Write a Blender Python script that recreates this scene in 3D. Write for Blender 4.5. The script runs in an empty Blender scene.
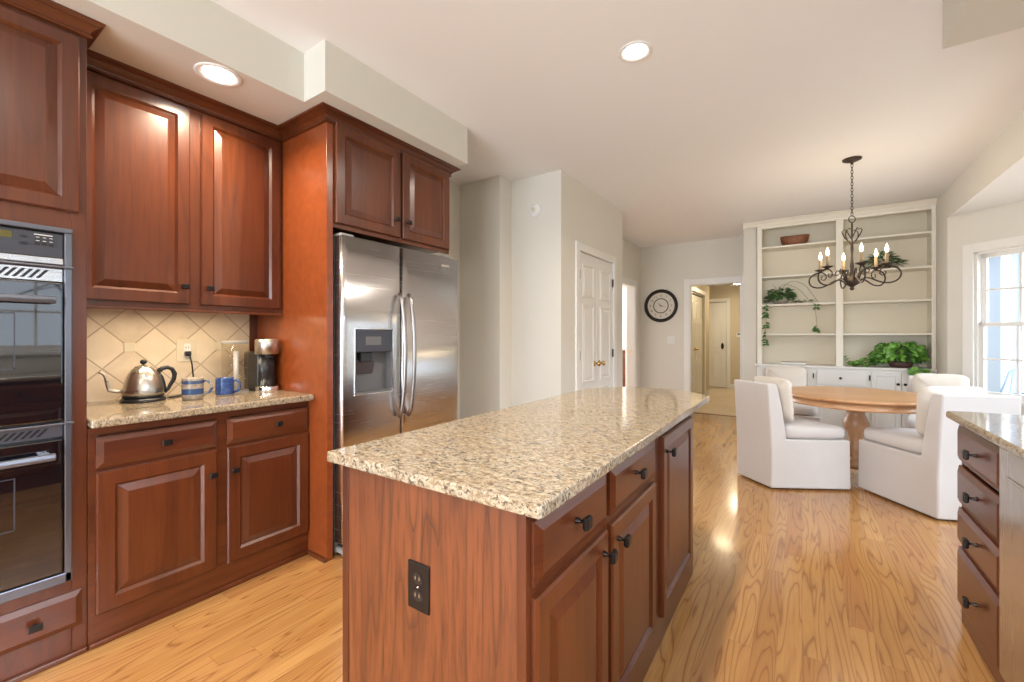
import bpy, bmesh, math, random
from mathutils import Vector, Matrix
PI = math.pi
sc = bpy.context.scene
COL = sc.collection

# ------------------------------------------------------------------ camera, world, exposure
EYE = 1.243
YAW = math.atan(290 / 430)
cam_d = bpy.data.cameras.new('camera')
cam = bpy.data.objects.new('camera', cam_d)
COL.objects.link(cam)
cam_d.sensor_width = 36
cam_d.lens = 36 * 430 / 1024
cam_d.shift_y = -5 / 1024
cam_d.clip_start = 0.03
cam.location = (0, 0, EYE)
cam.rotation_euler = (PI / 2, 0, YAW)
sc.camera = cam

sc.view_settings.view_transform = 'Standard'
sc.view_settings.look = 'None'
sc.view_settings.gamma = 1
sc.view_settings.use_curve_mapping = False
sc.view_settings.exposure = 0.40

W = bpy.data.worlds.new('daylight_sky')
sc.world = W
W.use_nodes = True
wn = W.node_tree.nodes
wn.clear()
_bg = wn.new('ShaderNodeBackground')
_wo = wn.new('ShaderNodeOutputWorld')
_bg.inputs[0].default_value = (0.78, 0.88, 1.0, 1)
_bg.inputs[1].default_value = 2.0
W.node_tree.links.new(_bg.outputs[0], _wo.inputs[0])

DAY = (0.74, 0.87, 1.0)
WARM = (1.0, 0.80, 0.58)


def area(name, loc, rot, sx, sy, power, color, shape='RECTANGLE', spread=PI):
    d = bpy.data.lights.new(name, 'AREA')
    d.shape = shape
    d.size = sx
    d.size_y = sy
    d.energy = power
    d.color = color
    d.spread = spread
    o = bpy.data.objects.new(name, d)
    o.location = loc
    o.rotation_euler = rot
    COL.objects.link(o)
    return o


# area lamps added to imitate sky light coming in by the windows
area('window_daylight', (5.2, 0.6, 4.2), (0, math.radians(62), 0), 3.0, 6.0, 850, DAY)
area('window_daylight', (-1.0, -3.25, 1.3), (PI / 2, 0, 0), 3.4, 2.1, 215, (0.80, 0.90, 1.0))  # added fill from the unseen rear, brightening the far walls
area('window_daylight', (6.6, 4.6, 4.6), (0, math.radians(62), 0), 3.6, 6.5, 1000, DAY)
area('window_daylight', (-4.7, 7.6, 1.5), (0, -PI / 2, 0), 1.5, 2.2, 110, (1, 1, 1))

# ------------------------------------------------------------------ node helpers


class N:
    """Small wrapper that builds shader node trees."""

    def __init__(s, name):
        s.m = bpy.data.materials.new(name)
        s.m.use_nodes = True
        s.t = s.m.node_tree
        s.t.nodes.clear()
        s.out = s.t.nodes.new('ShaderNodeOutputMaterial')

    def new(s, typ, ins=None, **kw):
        n = s.t.nodes.new(typ)
        for k, v in kw.items():
            setattr(n, k, v)
        for k, v in (ins or {}).items():
            s.put(n.inputs[k], v)
        return n

    def put(s, sock, v):
        if isinstance(v, bpy.types.NodeSocket):
            s.t.links.new(v, sock)
        elif isinstance(v, tuple) and len(v) == 3 and sock.type == 'RGBA':
            sock.default_value = (*v, 1)
        else:
            sock.default_value = v

    def math(s, op, a, b=0.0, c=None):
        n = s.new('ShaderNodeMath', operation=op)
        s.put(n.inputs[0], a)
        s.put(n.inputs[1], b)
        if c is not None:
            s.put(n.inputs[2], c)
        return n.outputs[0]

    def vmath(s, op, a, b):
        n = s.new('ShaderNodeVectorMath', operation=op)
        s.put(n.inputs[0], a)
        s.put(n.inputs[1], b)
        return n.outputs[0]

    def mix(s, f, a, b, blend='MIX'):
        n = s.new('ShaderNodeMix', data_type='RGBA', blend_type=blend)
        s.put(n.inputs[0], f)
        s.put(n.inputs[6], a)
        s.put(n.inputs[7], b)
        return n.outputs[2]

    def ramp(s, f, *stops):
        n = s.new('ShaderNodeValToRGB')
        s.put(n.inputs[0], f)
        cr = n.color_ramp
        while len(cr.elements) < len(stops):
            cr.elements.new(0.5)
        for e, (p, c) in zip(cr.elements, stops):
            e.position = p
            e.color = (c, c, c, 1) if not isinstance(c, tuple) else (*c, 1)
        return n.outputs[0]

    def noise(s, vec, scale=5.0, detail=3.0, rough=0.5, dist=0.0, col=False):
        n = s.new('ShaderNodeTexNoise', {'Scale': scale, 'Detail': detail, 'Roughness': rough, 'Distortion': dist})
        s.put(n.inputs['Vector'], vec)
        return n.outputs[1 if col else 0]

    def obj(s):
        return s.new('ShaderNodeTexCoord').outputs['Object']

    def rand(s):
        return s.new('ShaderNodeObjectInfo').outputs['Random']

    def xyz(s, vec):
        n = s.new('ShaderNodeSeparateXYZ')
        s.put(n.inputs[0], vec)
        return n.outputs

    def comb(s, x, y, z):
        n = s.new('ShaderNodeCombineXYZ')
        for i, v in enumerate((x, y, z)):
            s.put(n.inputs[i], v)
        return n.outputs[0]

    def bump(s, h, strength=0.2, dist=0.01):
        n = s.new('ShaderNodeBump', {'Strength': strength, 'Distance': dist})
        s.put(n.inputs['Height'], h)
        return n.outputs[0]

    def bsdf(s, color, rough=0.5, metal=0.0, **k):
        b = s.new('ShaderNodeBsdfPrincipled')
        s.put(b.inputs['Base Color'], color)
        s.put(b.inputs['Roughness'], rough)
        s.put(b.inputs['Metallic'], metal)
        for kk, v in k.items():
            s.put(b.inputs[kk.replace('_', ' ')], v)
        s.t.links.new(b.outputs[0], s.out.inputs[0])
        return b

    def done(s):
        return s.m


def simple(name, color, rough=0.5, metal=0.0, var=0.06, scale=30.0, bump=0.0, **k):
    n = N(name)
    o = n.obj()
    f = n.noise(o, scale, 3)
    dark = tuple(c * (1 - var) for c in color)
    lite = tuple(min(1, c * (1 + var)) for c in color)
    col = n.mix(f, dark, lite)
    if bump:
        k['Normal'] = n.bump(f, bump, 0.004)
    n.bsdf(col, rough, metal, **k)
    return n.done()


def wood(name, c1, c2, c3, axis, rough=0.32, freq=1.0, lines=0.35, coat=0.25):
    """Stained timber whose grain runs along one axis."""
    n = N(name)
    o = n.obj()
    r = n.math('MULTIPLY', n.rand(), 37.0)
    o = n.vmath('ADD', o, n.comb(r, r, r))
    st = {'X': (1.0, 14.0, 14.0), 'Y': (14.0, 1.0, 14.0), 'Z': (14.0, 14.0, 1.0)}[axis]
    st = tuple(v * freq for v in st)
    v = n.vmath('MULTIPLY', o, st)
    big = n.noise(n.vmath('MULTIPLY', v, (0.35, 0.35, 0.35)), 1.0, 2, 0.5, 0.3)
    fine = n.noise(n.vmath('MULTIPLY', v, (5, 5, 5) if axis else (1, 1, 1)), 1.0, 4, 0.6)
    cont = n.math('FRACT', n.math('MULTIPLY', big, 9.0))
    ln = n.ramp(cont, (0.0, 1.0), (0.12, 0.25), (0.5, 0.0), (1.0, 0.55))
    col = n.mix(n.ramp(big, (0.3, 0.0), (0.7, 1.0)), c1, c2)
    col = n.mix(n.math('MULTIPLY', ln, lines), col, c3)
    col = n.mix(n.math('MULTIPLY', n.ramp(fine, (0.45, 0.0), (0.75, 1.0)), lines), col, c3)
    patch = n.noise(o, 2.2, 2)
    col = n.mix(n.ramp(patch, (0.3, 0.0), (0.8, 0.35)), col, c2)
    n.bsdf(col, rough, 0.0, Coat_Weight=coat, Coat_Roughness=0.18)
    return n.done()


M = {}
CH1, CH2, CH3 = (0.076, 0.0148, 0.0044), (0.152, 0.0385, 0.0098), (0.026, 0.005, 0.0022)
for ax in 'XYZ':
    M['cherry' + ax] = wood('cherry_grain_' + ax.lower(), CH1, CH2, CH3, ax, 0.32, 0.8, 0.50, 0.22)
M['veneer'] = wood('cherry_veneer', (0.145, 0.038, 0.011), (0.215, 0.062, 0.018), (0.035, 0.009, 0.004), 'Z', 0.40, 1.3, 0.80, 0.12)
M['figured'] = simple('figured_cherry', (0.22, 0.048, 0.011), 0.30, var=0.35, scale=24, Coat_Weight=0.3, Coat_Roughness=0.2)
M['pine'] = wood('waxed_pine', (0.52, 0.27, 0.12), (0.64, 0.36, 0.18), (0.30, 0.12, 0.045), 'X', 0.36, 0.8, 0.35, 0.15)
M['pineZ'] = wood('waxed_pine_upright', (0.46, 0.24, 0.12), (0.58, 0.32, 0.17), (0.26, 0.11, 0.045), 'Z', 0.4, 0.8, 0.35, 0.1)
M['redwood'] = wood('carved_bowl_wood', (0.24, 0.085, 0.035), (0.36, 0.14, 0.06), (0.08, 0.025, 0.012), 'X', 0.6, 3.0, 0.8, 0.0)


def oak_floor():
    n = N('oak_floor')
    o = n.obj()
    x, y, z = n.xyz(o)
    w, L = 0.083, 1.15
    xr = n.math('DIVIDE', x, w)
    row = n.math('FLOOR', xr)
    fx = n.math('FRACT', xr)
    wnz = n.new('ShaderNodeTexWhiteNoise', noise_dimensions='1D')
    n.put(wnz.inputs['W'], row)
    ys = n.math('ADD', n.math('DIVIDE', y, L), n.math('MULTIPLY', wnz.outputs[0], 9.0))
    seg = n.math('FLOOR', ys)
    fy = n.math('FRACT', ys)
    w2 = n.new('ShaderNodeTexWhiteNoise', noise_dimensions='2D')
    n.put(w2.inputs['Vector'], n.comb(row, seg, 0.0))
    rid, rcol = w2.outputs[0], w2.outputs[1]
    off = n.vmath('MULTIPLY', rcol, (50.0, 50.0, 50.0))
    v = n.vmath('ADD', n.vmath('MULTIPLY', o, (9.0, 0.75, 1.0)), off)
    big = n.noise(v, 1.0, 1.6, 0.45, 0.22)
    cont = n.math('FRACT', n.math('MULTIPLY', big, 15.0))
    ln = n.ramp(cont, (0.0, 0.9), (0.10, 0.25), (0.45, 0.0), (0.85, 0.12), (1.0, 0.95))
    fine = n.noise(n.vmath('ADD', n.vmath('MULTIPLY', o, (190.0, 7.0, 1.0)), off), 1.0, 3, 0.6)
    fl = n.ramp(fine, (0.42, 0.0), (0.72, 1.0))
    base = n.mix(rid, (0.385, 0.185, 0.056), (0.50, 0.265, 0.090))
    pink = n.xyz(rcol)[1]
    base = n.mix(n.math('MULTIPLY', n.ramp(pink, (0.6, 0.0), (1.0, 0.5)), 1.0), base, (0.36, 0.145, 0.052))
    col = n.mix(n.math('MULTIPLY', ln, 0.82), base, (0.19, 0.070, 0.020))
    col = n.mix(n.math('MULTIPLY', fl, 0.28), col, (0.25, 0.10, 0.032))
    e1 = n.math('LESS_THAN', n.math('MINIMUM', fx, n.math('SUBTRACT', 1.0, fx)), 0.012)
    e2 = n.math('LESS_THAN', n.math('MINIMUM', fy, n.math('SUBTRACT', 1.0, fy)), 0.0012)
    edge = n.math('MAXIMUM', e1, e2)
    col = n.mix(n.math('MULTIPLY', edge, 0.45), col, (0.20, 0.08, 0.03))
    rg = n.ramp(n.noise(o, 3.0, 2), (0.3, 0.16), (0.7, 0.26))
    n.bsdf(col, rg, 0.0, Coat_Weight=0.35, Coat_Roughness=0.10, Normal=n.bump(n.math('SUBTRACT', 1.0, edge), 0.25, 0.001))
    return n.done()


def granite():
    n = N('granite')
    o = n.obj()
    v = n.vmath('MULTIPLY', o, (0.75, 1.25, 1.0))
    a = n.noise(v, 62, 4, 0.65, 0.6)
    b = n.noise(v, 130, 3, 0.6, 0.3)
    c = n.noise(v, 16, 3, 0.6, 0.4)
    d = n.noise(v, 88, 4, 0.7, 0.8)
    col = n.mix(n.ramp(a, (0.36, 0.0), (0.62, 1.0)), (0.20, 0.13, 0.07), (0.44, 0.36, 0.25))
    col = n.mix(n.ramp(c, (0.45, 0.0), (0.75, 0.6)), col, (0.46, 0.41, 0.32))
    col = n.mix(n.ramp(b, (0.52, 0.0), (0.66, 0.6)), col, (0.155, 0.09, 0.045))
    th = n.math('ADD', d, n.math('MULTIPLY', n.math('SUBTRACT', c, 0.5), 0.30))
    col = n.mix(n.ramp(th, (0.54, 0.0), (0.60, 0.85)), col, (0.050, 0.034, 0.025))
    w = n.noise(n.vmath('ADD', v, (7.0, 3.0, 1.0)), 110, 3, 0.6, 0.5)
    col = n.mix(n.ramp(w, (0.60, 0.0), (0.70, 0.6)), col, (0.52, 0.47, 0.38))
    n.bsdf(col, 0.085, 0.0, Specular_IOR_Level=0.6)
    return n.done()


def tiles(name, size, ang, c1, c2, grout, plane, rough=0.45, gw=0.02):
    """Square tiles turned by an angle in the given plane."""
    n = N(name)
    o = n.obj()
    x, y, z = n.xyz(o)
    p, q = (y, z) if plane == 'YZ' else (x, y)
    ca, sa = math.cos(ang) / size, math.sin(ang) / size
    u = n.math('ADD', n.math('MULTIPLY', p, ca), n.math('MULTIPLY', q, sa))
    w = n.math('SUBTRACT', n.math('MULTIPLY', q, ca), n.math('MULTIPLY', p, sa))
    iu, iw = n.math('FLOOR', u), n.math('FLOOR', w)
    fu, fw = n.math('FRACT', u), n.math('FRACT', w)
    wn2 = n.new('ShaderNodeTexWhiteNoise', noise_dimensions='2D')
    n.put(wn2.inputs['Vector'], n.comb(iu, iw, 0.0))
    col = n.mix(wn2.outputs[0], c1, c2)
    cl = n.noise(o, 16, 4)
    col = n.mix(n.ramp(cl, (0.35, 0.0), (0.75, 0.45)), col, tuple(min(1, 1.15 * k) for k in c2))
    m = n.math('MINIMUM', n.math('MINIMUM', fu, n.math('SUBTRACT', 1.0, fu)), n.math('MINIMUM', fw, n.math('SUBTRACT', 1.0, fw)))
    e = n.ramp(m, (gw * 0.6, 1.0), (gw * 1.4, 0.0))
    col = n.mix(e, col, grout)
    n.bsdf(col, rough, 0.0, Normal=n.bump(n.math('SUBTRACT', 1.0, e), 0.5, 0.003))
    return n.done()


def steel(name, color, rough, stretch):
    n = N(name)
    o = n.obj()
    f = n.noise(n.vmath('MULTIPLY', o, stretch), 1.0, 3, 0.6)
    r = n.ramp(f, (0.2, rough * 0.8), (0.8, rough * 1.25))
    lum = n.mix(f, tuple(c * 0.93 for c in color), color)
    warp = n.noise(o, 2.3, 1)
    n.bsdf(lum, r, 1.0, Normal=n.bump(warp, 0.12, 0.02), Anisotropic=0.5)
    return n.done()


def glass(name, tint=(1, 1, 1), gloss=1.0):
    """Thin window glass: mostly clear with a mirror-like sheen."""
    n = N(name)
    tr = n.new('ShaderNodeBsdfTransparent', {'Color': tint})
    gl = n.new('ShaderNodeBsdfGlossy', {'Roughness': 0.02})
    lw = n.new('ShaderNodeLayerWeight', {'Blend': 0.5})
    fr = n.math('MULTIPLY_ADD', n.math('POWER', lw.outputs['Facing'], 5.0), 0.9, 0.04)
    mx = n.new('ShaderNodeMixShader')
    n.put(mx.inputs[0], n.math('MULTIPLY', fr, gloss))
    n.t.links.new(tr.outputs[0], mx.inputs[1])
    n.t.links.new(gl.outputs[0], mx.inputs[2])
    n.t.links.new(mx.outputs[0], n.out.inputs[0])
    return n.done()


def emit(name, color, strength):
    n = N(name)
    e = n.new('ShaderNodeEmission', {'Color': color, 'Strength': strength})
    n.t.links.new(e.outputs[0], n.out.inputs[0])
    return n.done()


def fabric(name, color, bump=0.25):
    n = N(name)
    o = n.obj()
    wv = n.noise(n.vmath('MULTIPLY', o, (1.0, 1.0, 1.0)), 420, 2)
    soft = n.noise(o, 7, 3)
    col = n.mix(soft, tuple(c * 0.93 for c in color), color)
    h = n.math('ADD', n.math('MULTIPLY', wv, 0.12), n.math('MULTIPLY', soft, 0.5))
    n.bsdf(col, 0.9, 0.0, Normal=n.bump(h, bump, 0.012), Sheen_Weight=0.15)
    return n.done()


def leafmat(name, c1, c2):
    n = N(name)
    o = n.obj()
    f = n.noise(o, 22, 2)
    g = n.noise(o, 85, 2)
    col = n.mix(n.ramp(f, (0.35, 0.0), (0.65, 1.0)), c1, c2)
    col = n.mix(n.ramp(g, (0.60, 0.0), (0.72, 0.5)), col, (0.55, 0.66, 0.28))
    n.bsdf(col, 0.38, 0.0)
    return n.done()


M['floor'] = oak_floor()
M['granite'] = granite()
M['backsplash'] = tiles('travertine_tile', 0.152, PI / 4, (0.60, 0.48, 0.35), (0.71, 0.60, 0.46), (0.44, 0.34, 0.24), 'YZ', 0.45)
M['halltile'] = tiles('hall_floor_tile', 0.33, PI / 4, (0.56, 0.44, 0.30), (0.64, 0.52, 0.37), (0.45, 0.35, 0.24), 'XY', 0.35, 0.008)
M['wall'] = simple('greige_paint', (0.71, 0.675, 0.60), 0.75, var=0.015, scale=3)
M['hallpaint'] = simple('tan_hall_paint', (0.60, 0.52, 0.38), 0.75, var=0.015, scale=3)
M['soffit'] = simple('soffit_paint', (0.66, 0.64, 0.57), 0.7, var=0.015, scale=3)
M['ceil'] = simple('ceiling_paint', (0.87, 0.86, 0.85), 0.8, var=0.012, scale=2)
M['white'] = simple('white_trim_paint', (0.80, 0.78, 0.74), 0.4, var=0.01, scale=5)
M['casew'] = simple('bookcase_paint', (0.86, 0.81, 0.70), 0.5, var=0.012, scale=5)
M['caseback'] = simple('bookcase_back_paint', (0.82, 0.735, 0.58), 0.6, var=0.012, scale=5)
M['steel'] = steel('brushed_steel', (0.60, 0.59, 0.59), 0.24, (2.0, 2.0, 160.0))
M['steelv'] = steel('brushed_steel_upright', (0.62, 0.60, 0.58), 0.24, (160.0, 160.0, 2.0))
M['handle'] = steel('satin_handle_steel', (0.40, 0.38, 0.37), 0.36, (160.0, 160.0, 2.0))
M['recess'] = simple('dispenser_recess_grey', (0.13, 0.125, 0.125), 0.35, var=0.05)
M['kettle'] = steel('kettle_steel', (0.58, 0.53, 0.46), 0.30, (3.0, 3.0, 120.0))
M['darksteel'] = simple('dark_steel', (0.17, 0.18, 0.215), 0.30, 0.85, var=0.04)
M['chrome'] = simple('polished_chrome', (0.75, 0.75, 0.76), 0.12, 1.0, var=0.03)
M['brass'] = simple('polished_brass', (0.62, 0.42, 0.18), 0.22, 1.0, var=0.05)
M['bronze'] = simple('oil_rubbed_bronze', (0.022, 0.017, 0.015), 0.36, 0.6, var=0.3)
M['iron'] = simple('aged_iron', (0.060, 0.042, 0.034), 0.5, 0.6, var=0.35, scale=60)
M['blackgl'] = simple('black_oven_glass', (0.004, 0.004, 0.006), 0.03, var=0.0, Specular_IOR_Level=0.9, Coat_Weight=1.0, Coat_Roughness=0.02)
M['black'] = simple('black_plastic', (0.012, 0.012, 0.014), 0.32, var=0.1)
M['darkgrey'] = simple('grey_panel', (0.040, 0.042, 0.054), 0.35, var=0.05)
M['midgrey'] = simple('mid_grey_plastic', (0.26, 0.25, 0.24), 0.4, var=0.05)
M['ivory'] = simple('ivory_plastic', (0.68, 0.60, 0.46), 0.4, var=0.02)
M['plate'] = simple('white_plastic', (0.78, 0.77, 0.74), 0.35, var=0.02)
M['glass'] = glass('window_glass')
M['tank'] = glass('clear_tank_plastic', (0.95, 0.93, 0.89), 0.8)
M['lamp'] = emit('recessed_lamp_lens', (1.0, 0.95, 0.88), 16)
M['bulb'] = emit('candle_bulb_glow', (1.0, 0.80, 0.52), 9)
M['strip'] = emit('under_cabinet_lens', (1.0, 0.84, 0.60), 5)
M['display'] = simple('amber_display', (0.10, 0.085, 0.012), 0.2, var=0.1)
M['slip'] = fabric('white_slipcover', (0.63, 0.59, 0.565), 0.6)
M['pillow'] = fabric('cream_pillow', (0.68, 0.61, 0.53), 0.7)
M['candle'] = simple('aged_candle_sleeve', (0.42, 0.30, 0.17), 0.6, var=0.1)
M['dial'] = simple('clock_dial_paper', (0.64, 0.60, 0.52), 0.6, var=0.04)
M['ink'] = simple('faded_ink', (0.09, 0.08, 0.07), 0.6, var=0.1)
M['leaf'] = leafmat('bright_pothos_leaf', (0.020, 0.12, 0.010), (0.22, 0.50, 0.07))
M['leafd'] = leafmat('dark_ivy_leaf', (0.022, 0.085, 0.022), (0.06, 0.17, 0.04))
M['stem'] = simple('brown_vine', (0.14, 0.10, 0.05), 0.7, var=0.2)
M['bark'] = simple('grey_bark', (0.13, 0.11, 0.09), 0.9, var=0.3, scale=20)
M['lawn'] = simple('winter_lawn', (0.42, 0.44, 0.30), 0.95, var=0.3, scale=4)
M['siding'] = simple('pale_siding', (0.36, 0.40, 0.46), 0.7, var=0.03)
M['patio'] = simple('patio_stone', (0.55, 0.53, 0.50), 0.9, var=0.1)
M['bluem'] = simple('blue_patio_metal', (0.20, 0.29, 0.42), 0.5, 0.3, var=0.1)
M['pot'] = simple('grey_clay_pot', (0.36, 0.31, 0.25), 0.7, var=0.15)
M['potd'] = simple('dark_clay_pot', (0.12, 0.06, 0.05), 0.5, var=0.15)
M['paper'] = simple('faded_book_cover', (0.66, 0.58, 0.50), 0.6, var=0.08)
M['soil'] = simple('potting_soil', (0.05, 0.035, 0.025), 0.95, var=0.3, scale=60)


def mugmat(name, c_top, bands):
    n = N(name)
    o = n.obj()
    z = n.xyz(o)[2]
    f = n.noise(o, 60, 3)
    col = c_top
    col = n.mix(n.ramp(f, (0.45, 0.0), (0.7, 0.6)), c_top, tuple(min(1, c * 1.8 + 0.04) for c in c_top))
    for lo, hi, c in bands:
        zz = n.math('ADD', z, n.math('MULTIPLY', n.math('SUBTRACT', f, 0.5), 0.006))
        k = n.math('MULTIPLY', n.math('GREATER_THAN', zz, lo), n.math('LESS_THAN', zz, hi))
        col = n.mix(k, col, c)
    n.bsdf(col, 0.22, 0.0)
    return n.done()


M['mug_striped'] = mugmat('striped_glaze', (0.27, 0.225, 0.175), [(0.028, 0.058, (0.035, 0.075, 0.19)), (0.082, 0.099, (0.045, 0.075, 0.16))])
M['mug_blue'] = mugmat('blue_glaze', (0.018, 0.05, 0.17), [(0.0, 0.008, (0.35, 0.3, 0.25))])

# ------------------------------------------------------------------ mesh helpers


class MB:
    def __init__(s):
        s.b = bmesh.new()

    def v(s, p):
        return s.b.verts.new(p)

    def face(s, vs, smooth=False):
        try:
            f = s.b.faces.new(vs)
            f.smooth = smooth
            return f
        except ValueError:
            return None

    def box(s, x0, x1, y0, y1, z0, z1, T=None):
        P = [(x, y, z) for z in (z0, z1) for y in (y0, y1) for x in (x0, x1)]
        if T:
            P = [T(*p) for p in P]
        V = [s.v(p) for p in P]
        for q in ((0, 2, 3, 1), (4, 5, 7, 6), (0, 1, 5, 4), (2, 6, 7, 3), (0, 4, 6, 2), (1, 3, 7, 5)):
            s.face([V[i] for i in q])
        return s

    def hexa(s, bot, top):
        """Solid between two polygons with the same number of corners."""
        A = [s.v(p) for p in bot]
        B = [s.v(p) for p in top]
        n = len(A)
        s.face(A[::-1])
        s.face(B)
        for i in range(n):
            j = (i + 1) % n
            s.face([A[i], A[j], B[j], B[i]])
        return s

    def prism(s, pts, z0, z1):
        return s.hexa([(x, y, z0) for x, y in pts], [(x, y, z1) for x, y in pts])

    def rings(s, ring_list, cap0=True, cap1=True, smooth=True, closed=True):
        R = [[s.v(p) for p in r] for r in ring_list]
        n = len(R[0])
        for a, b in zip(R, R[1:]):
            for i in range(n if closed else n - 1):
                j = (i + 1) % n
                s.face([a[i], a[j], b[j], b[i]], smooth)
        if cap0:
            s.face(R[0][::-1])
        if cap1:
            s.face(R[-1])
        return s

    def lathe(s, prof, c=(0, 0, 0), seg=28, T=None, cap0=True, cap1=True, smooth=True):
        """prof: (radius, height) pairs turned about z; T maps local to world."""
        rr = []
        for r, z in prof:
            ring = []
            for i in range(seg):
                a = 2 * PI * i / seg
                p = (r * math.cos(a), r * math.sin(a), z)
                p = T(*p) if T else (c[0] + p[0], c[1] + p[1], c[2] + p[2])
                ring.append(p)
            rr.append(ring)
        return s.rings(rr, cap0, cap1, smooth)

    def tube(s, path, r, seg=8, cap=True, flat=1.0):
        P = [Vector(p) for p in path]
        R = r if isinstance(r, (list, tuple)) else [r] * len(P)
        rr = []
        t0 = (P[1] - P[0]).normalized()
        up = Vector((0, 0, 1)) if abs(t0.z) < 0.9 else Vector((1, 0, 0))
        nrm = t0.cross(up).normalized()
        for i, p in enumerate(P):
            t = (P[min(i + 1, len(P) - 1)] - P[max(i - 1, 0)])
            if t.length < 1e-9:
                t = t0
            t = t.normalized()
            nrm = (nrm - t * nrm.dot(t))
            nrm = nrm.normalized() if nrm.length > 1e-6 else t.orthogonal().normalized()
            bn = t.cross(nrm)
            rr.append([tuple(p + (nrm * math.cos(a) + bn * math.sin(a) * flat) * R[i]) for a in (2 * PI * k / seg for k in range(seg))])
        return s.rings(rr, cap, cap)

    def ball(s, c, r, seg=16, sq=(1, 1, 1)):
        prof = [(max(1e-4, math.sin(PI * i / 10)) * r, -math.cos(PI * i / 10) * r) for i in range(11)]
        T = lambda x, y, z: (c[0] + x * sq[0], c[1] + y * sq[1], c[2] + z * sq[2])
        return s.lathe(prof, seg=seg, T=T)

    def torus(s, c, R, r, T=None, seg=28, ts=8):
        rr = []
        for i in range(seg + 1):
            a = 2 * PI * i / seg
            ring = []
            for k in range(ts):
                b = 2 * PI * k / ts
                p = ((R + r * math.cos(b)) * math.cos(a), (R + r * math.cos(b)) * math.sin(a), r * math.sin(b))
                ring.append(T(*p) if T else (c[0] + p[0], c[1] + p[1], c[2] + p[2]))
            rr.append(ring)
        return s.rings(rr, False, False)

    def build(s, name, mat, parent=None, bevel=0.0, seg=2, sub=0):
        bmesh.ops.recalc_face_normals(s.b, faces=s.b.faces)
        if parent is not None:
            off = PLACE.get(parent.name, Vector((0, 0, 0)))
            if off is not None:
                bmesh.ops.translate(s.b, verts=s.b.verts, vec=-off)
        me = bpy.data.meshes.new(name)
        s.b.to_mesh(me)
        s.b.free()
        o = bpy.data.objects.new(name, me)
        me.materials.append(mat if isinstance(mat, bpy.types.Material) else M[mat])
        COL.objects.link(o)
        if parent is not None:
            o.parent = parent
            PLACE[o.name] = PLACE.get(parent.name, Vector((0, 0, 0)))
        if bevel:
            m = o.modifiers.new('bevel', 'BEVEL')
            m.width = bevel
            m.segments = seg
            m.limit_method = 'ANGLE'
            m.angle_limit = math.radians(35)
            m.harden_normals = False
        if sub:
            m = o.modifiers.new('sub', 'SUBSURF')
            m.levels = sub
            m.render_levels = sub
        return o


PLACE = {}      # world offset at which a thing's geometry was written


def meta(o, label=None, cat=None, group=None, kind=None):
    for k, v in (('label', label), ('category', cat), ('group', group), ('kind', kind)):
        if v:
            o[k] = v
    return o


def thing(name, loc, label, cat, group=None, rz=0.0, local=False):
    o = bpy.data.objects.new(name, None)
    o.empty_display_size = 0.05
    o.location = loc
    o.rotation_euler = (0, 0, rz)
    COL.objects.link(o)
    PLACE[o.name] = Vector((0, 0, 0)) if (local or rz) else Vector(loc)
    return meta(o, label, cat, group)


def struct(mb, name, mat, bevel=0.0, **k):
    o = mb.build(name, mat, None, bevel, **k)
    return meta(o, kind='structure')


def origin_to(o, loc):
    """Move a parentless mesh's origin to loc without moving the mesh."""
    loc = Vector(loc)
    o.data.transform(Matrix.Translation(-loc))
    o.location = loc
    return o


def copy_tree(o, parent=None):
    c = o.copy()
    COL.objects.link(c)
    if parent is not None:
        c.parent = parent
    for ch in [x for x in bpy.data.objects if x.parent == o]:
        copy_tree(ch, c)
    return c


def frontal(plane, sign):
    """Maps (along, up, out) of a vertical face at x=plane facing sign*x."""
    return lambda a, b, d: (plane + sign * d, a, b)


def frontal_y(plane, sign):
    return lambda a, b, d: (a, plane + sign * d, b)


def stepped(mb, T, a0, a1, b0, b1, prof):
    """Nested rectangles (inset, out) closed into a slab: raised panels, chamfered fronts."""
    rr = []
    for ins, d in prof:
        rr.append([T(a0 + ins, b0 + ins, d), T(a1 - ins, b0 + ins, d), T(a1 - ins, b1 - ins, d), T(a0 + ins, b1 - ins, d)])
    return mb.rings(rr, True, True, False)


def door_mb(T, a0, a1, b0, b1, st=0.056):
    return stepped(MB(), T, a0, a1, b0, b1, [(0, 0.0), (0, 0.013), (0.005, 0.019), (st - 0.007, 0.019), (st, 0.012), (st + 0.004, 0.008), (st + 0.036, 0.018), (st + 0.038, 0.018)])


def drawer_mb(T, a0, a1, b0, b1, ch=0.022):
    return stepped(MB(), T, a0, a1, b0, b1, [(0, 0.0), (0, 0.009), (ch, 0.019), (ch + 0.002, 0.019)])


def knob(T, a, b, out, parent, w=0.036, h=0.025, ln=1.0):
    """Blocky bronze knob on a short stem."""
    m = MB()
    ax = lambda x, y, z: T(a + x, b + y, out + z * ln)
    m.lathe([(0.009, 0.0), (0.007, 0.004), (0.0045, 0.010), (0.0045, 0.016), (0.008, 0.021)], T=ax, seg=12)
    m.rings([[ax(sx * w / 2 * k, sy * h / 2 * k, z) for sx, sy in ((-1, -1), (1, -1), (1, 1), (-1, 1))] for k, z in ((0.82, 0.018), (1, 0.022), (1, 0.027), (0.85, 0.031))], smooth=False)
    return m.build('knob', 'bronze', parent, 0.0015)


def cab_door(T, a0, a1, b0, b1, parent, grain='cherryZ', kn=None, out=0.0, st=0.056, kw=None):
    o = door_mb(T, a0, a1, b0, b1, st).build('door', grain, parent)
    if kn:
        knob(T, kn[0], kn[1], 0.019, o, **(kw or {}))
    return o


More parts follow.
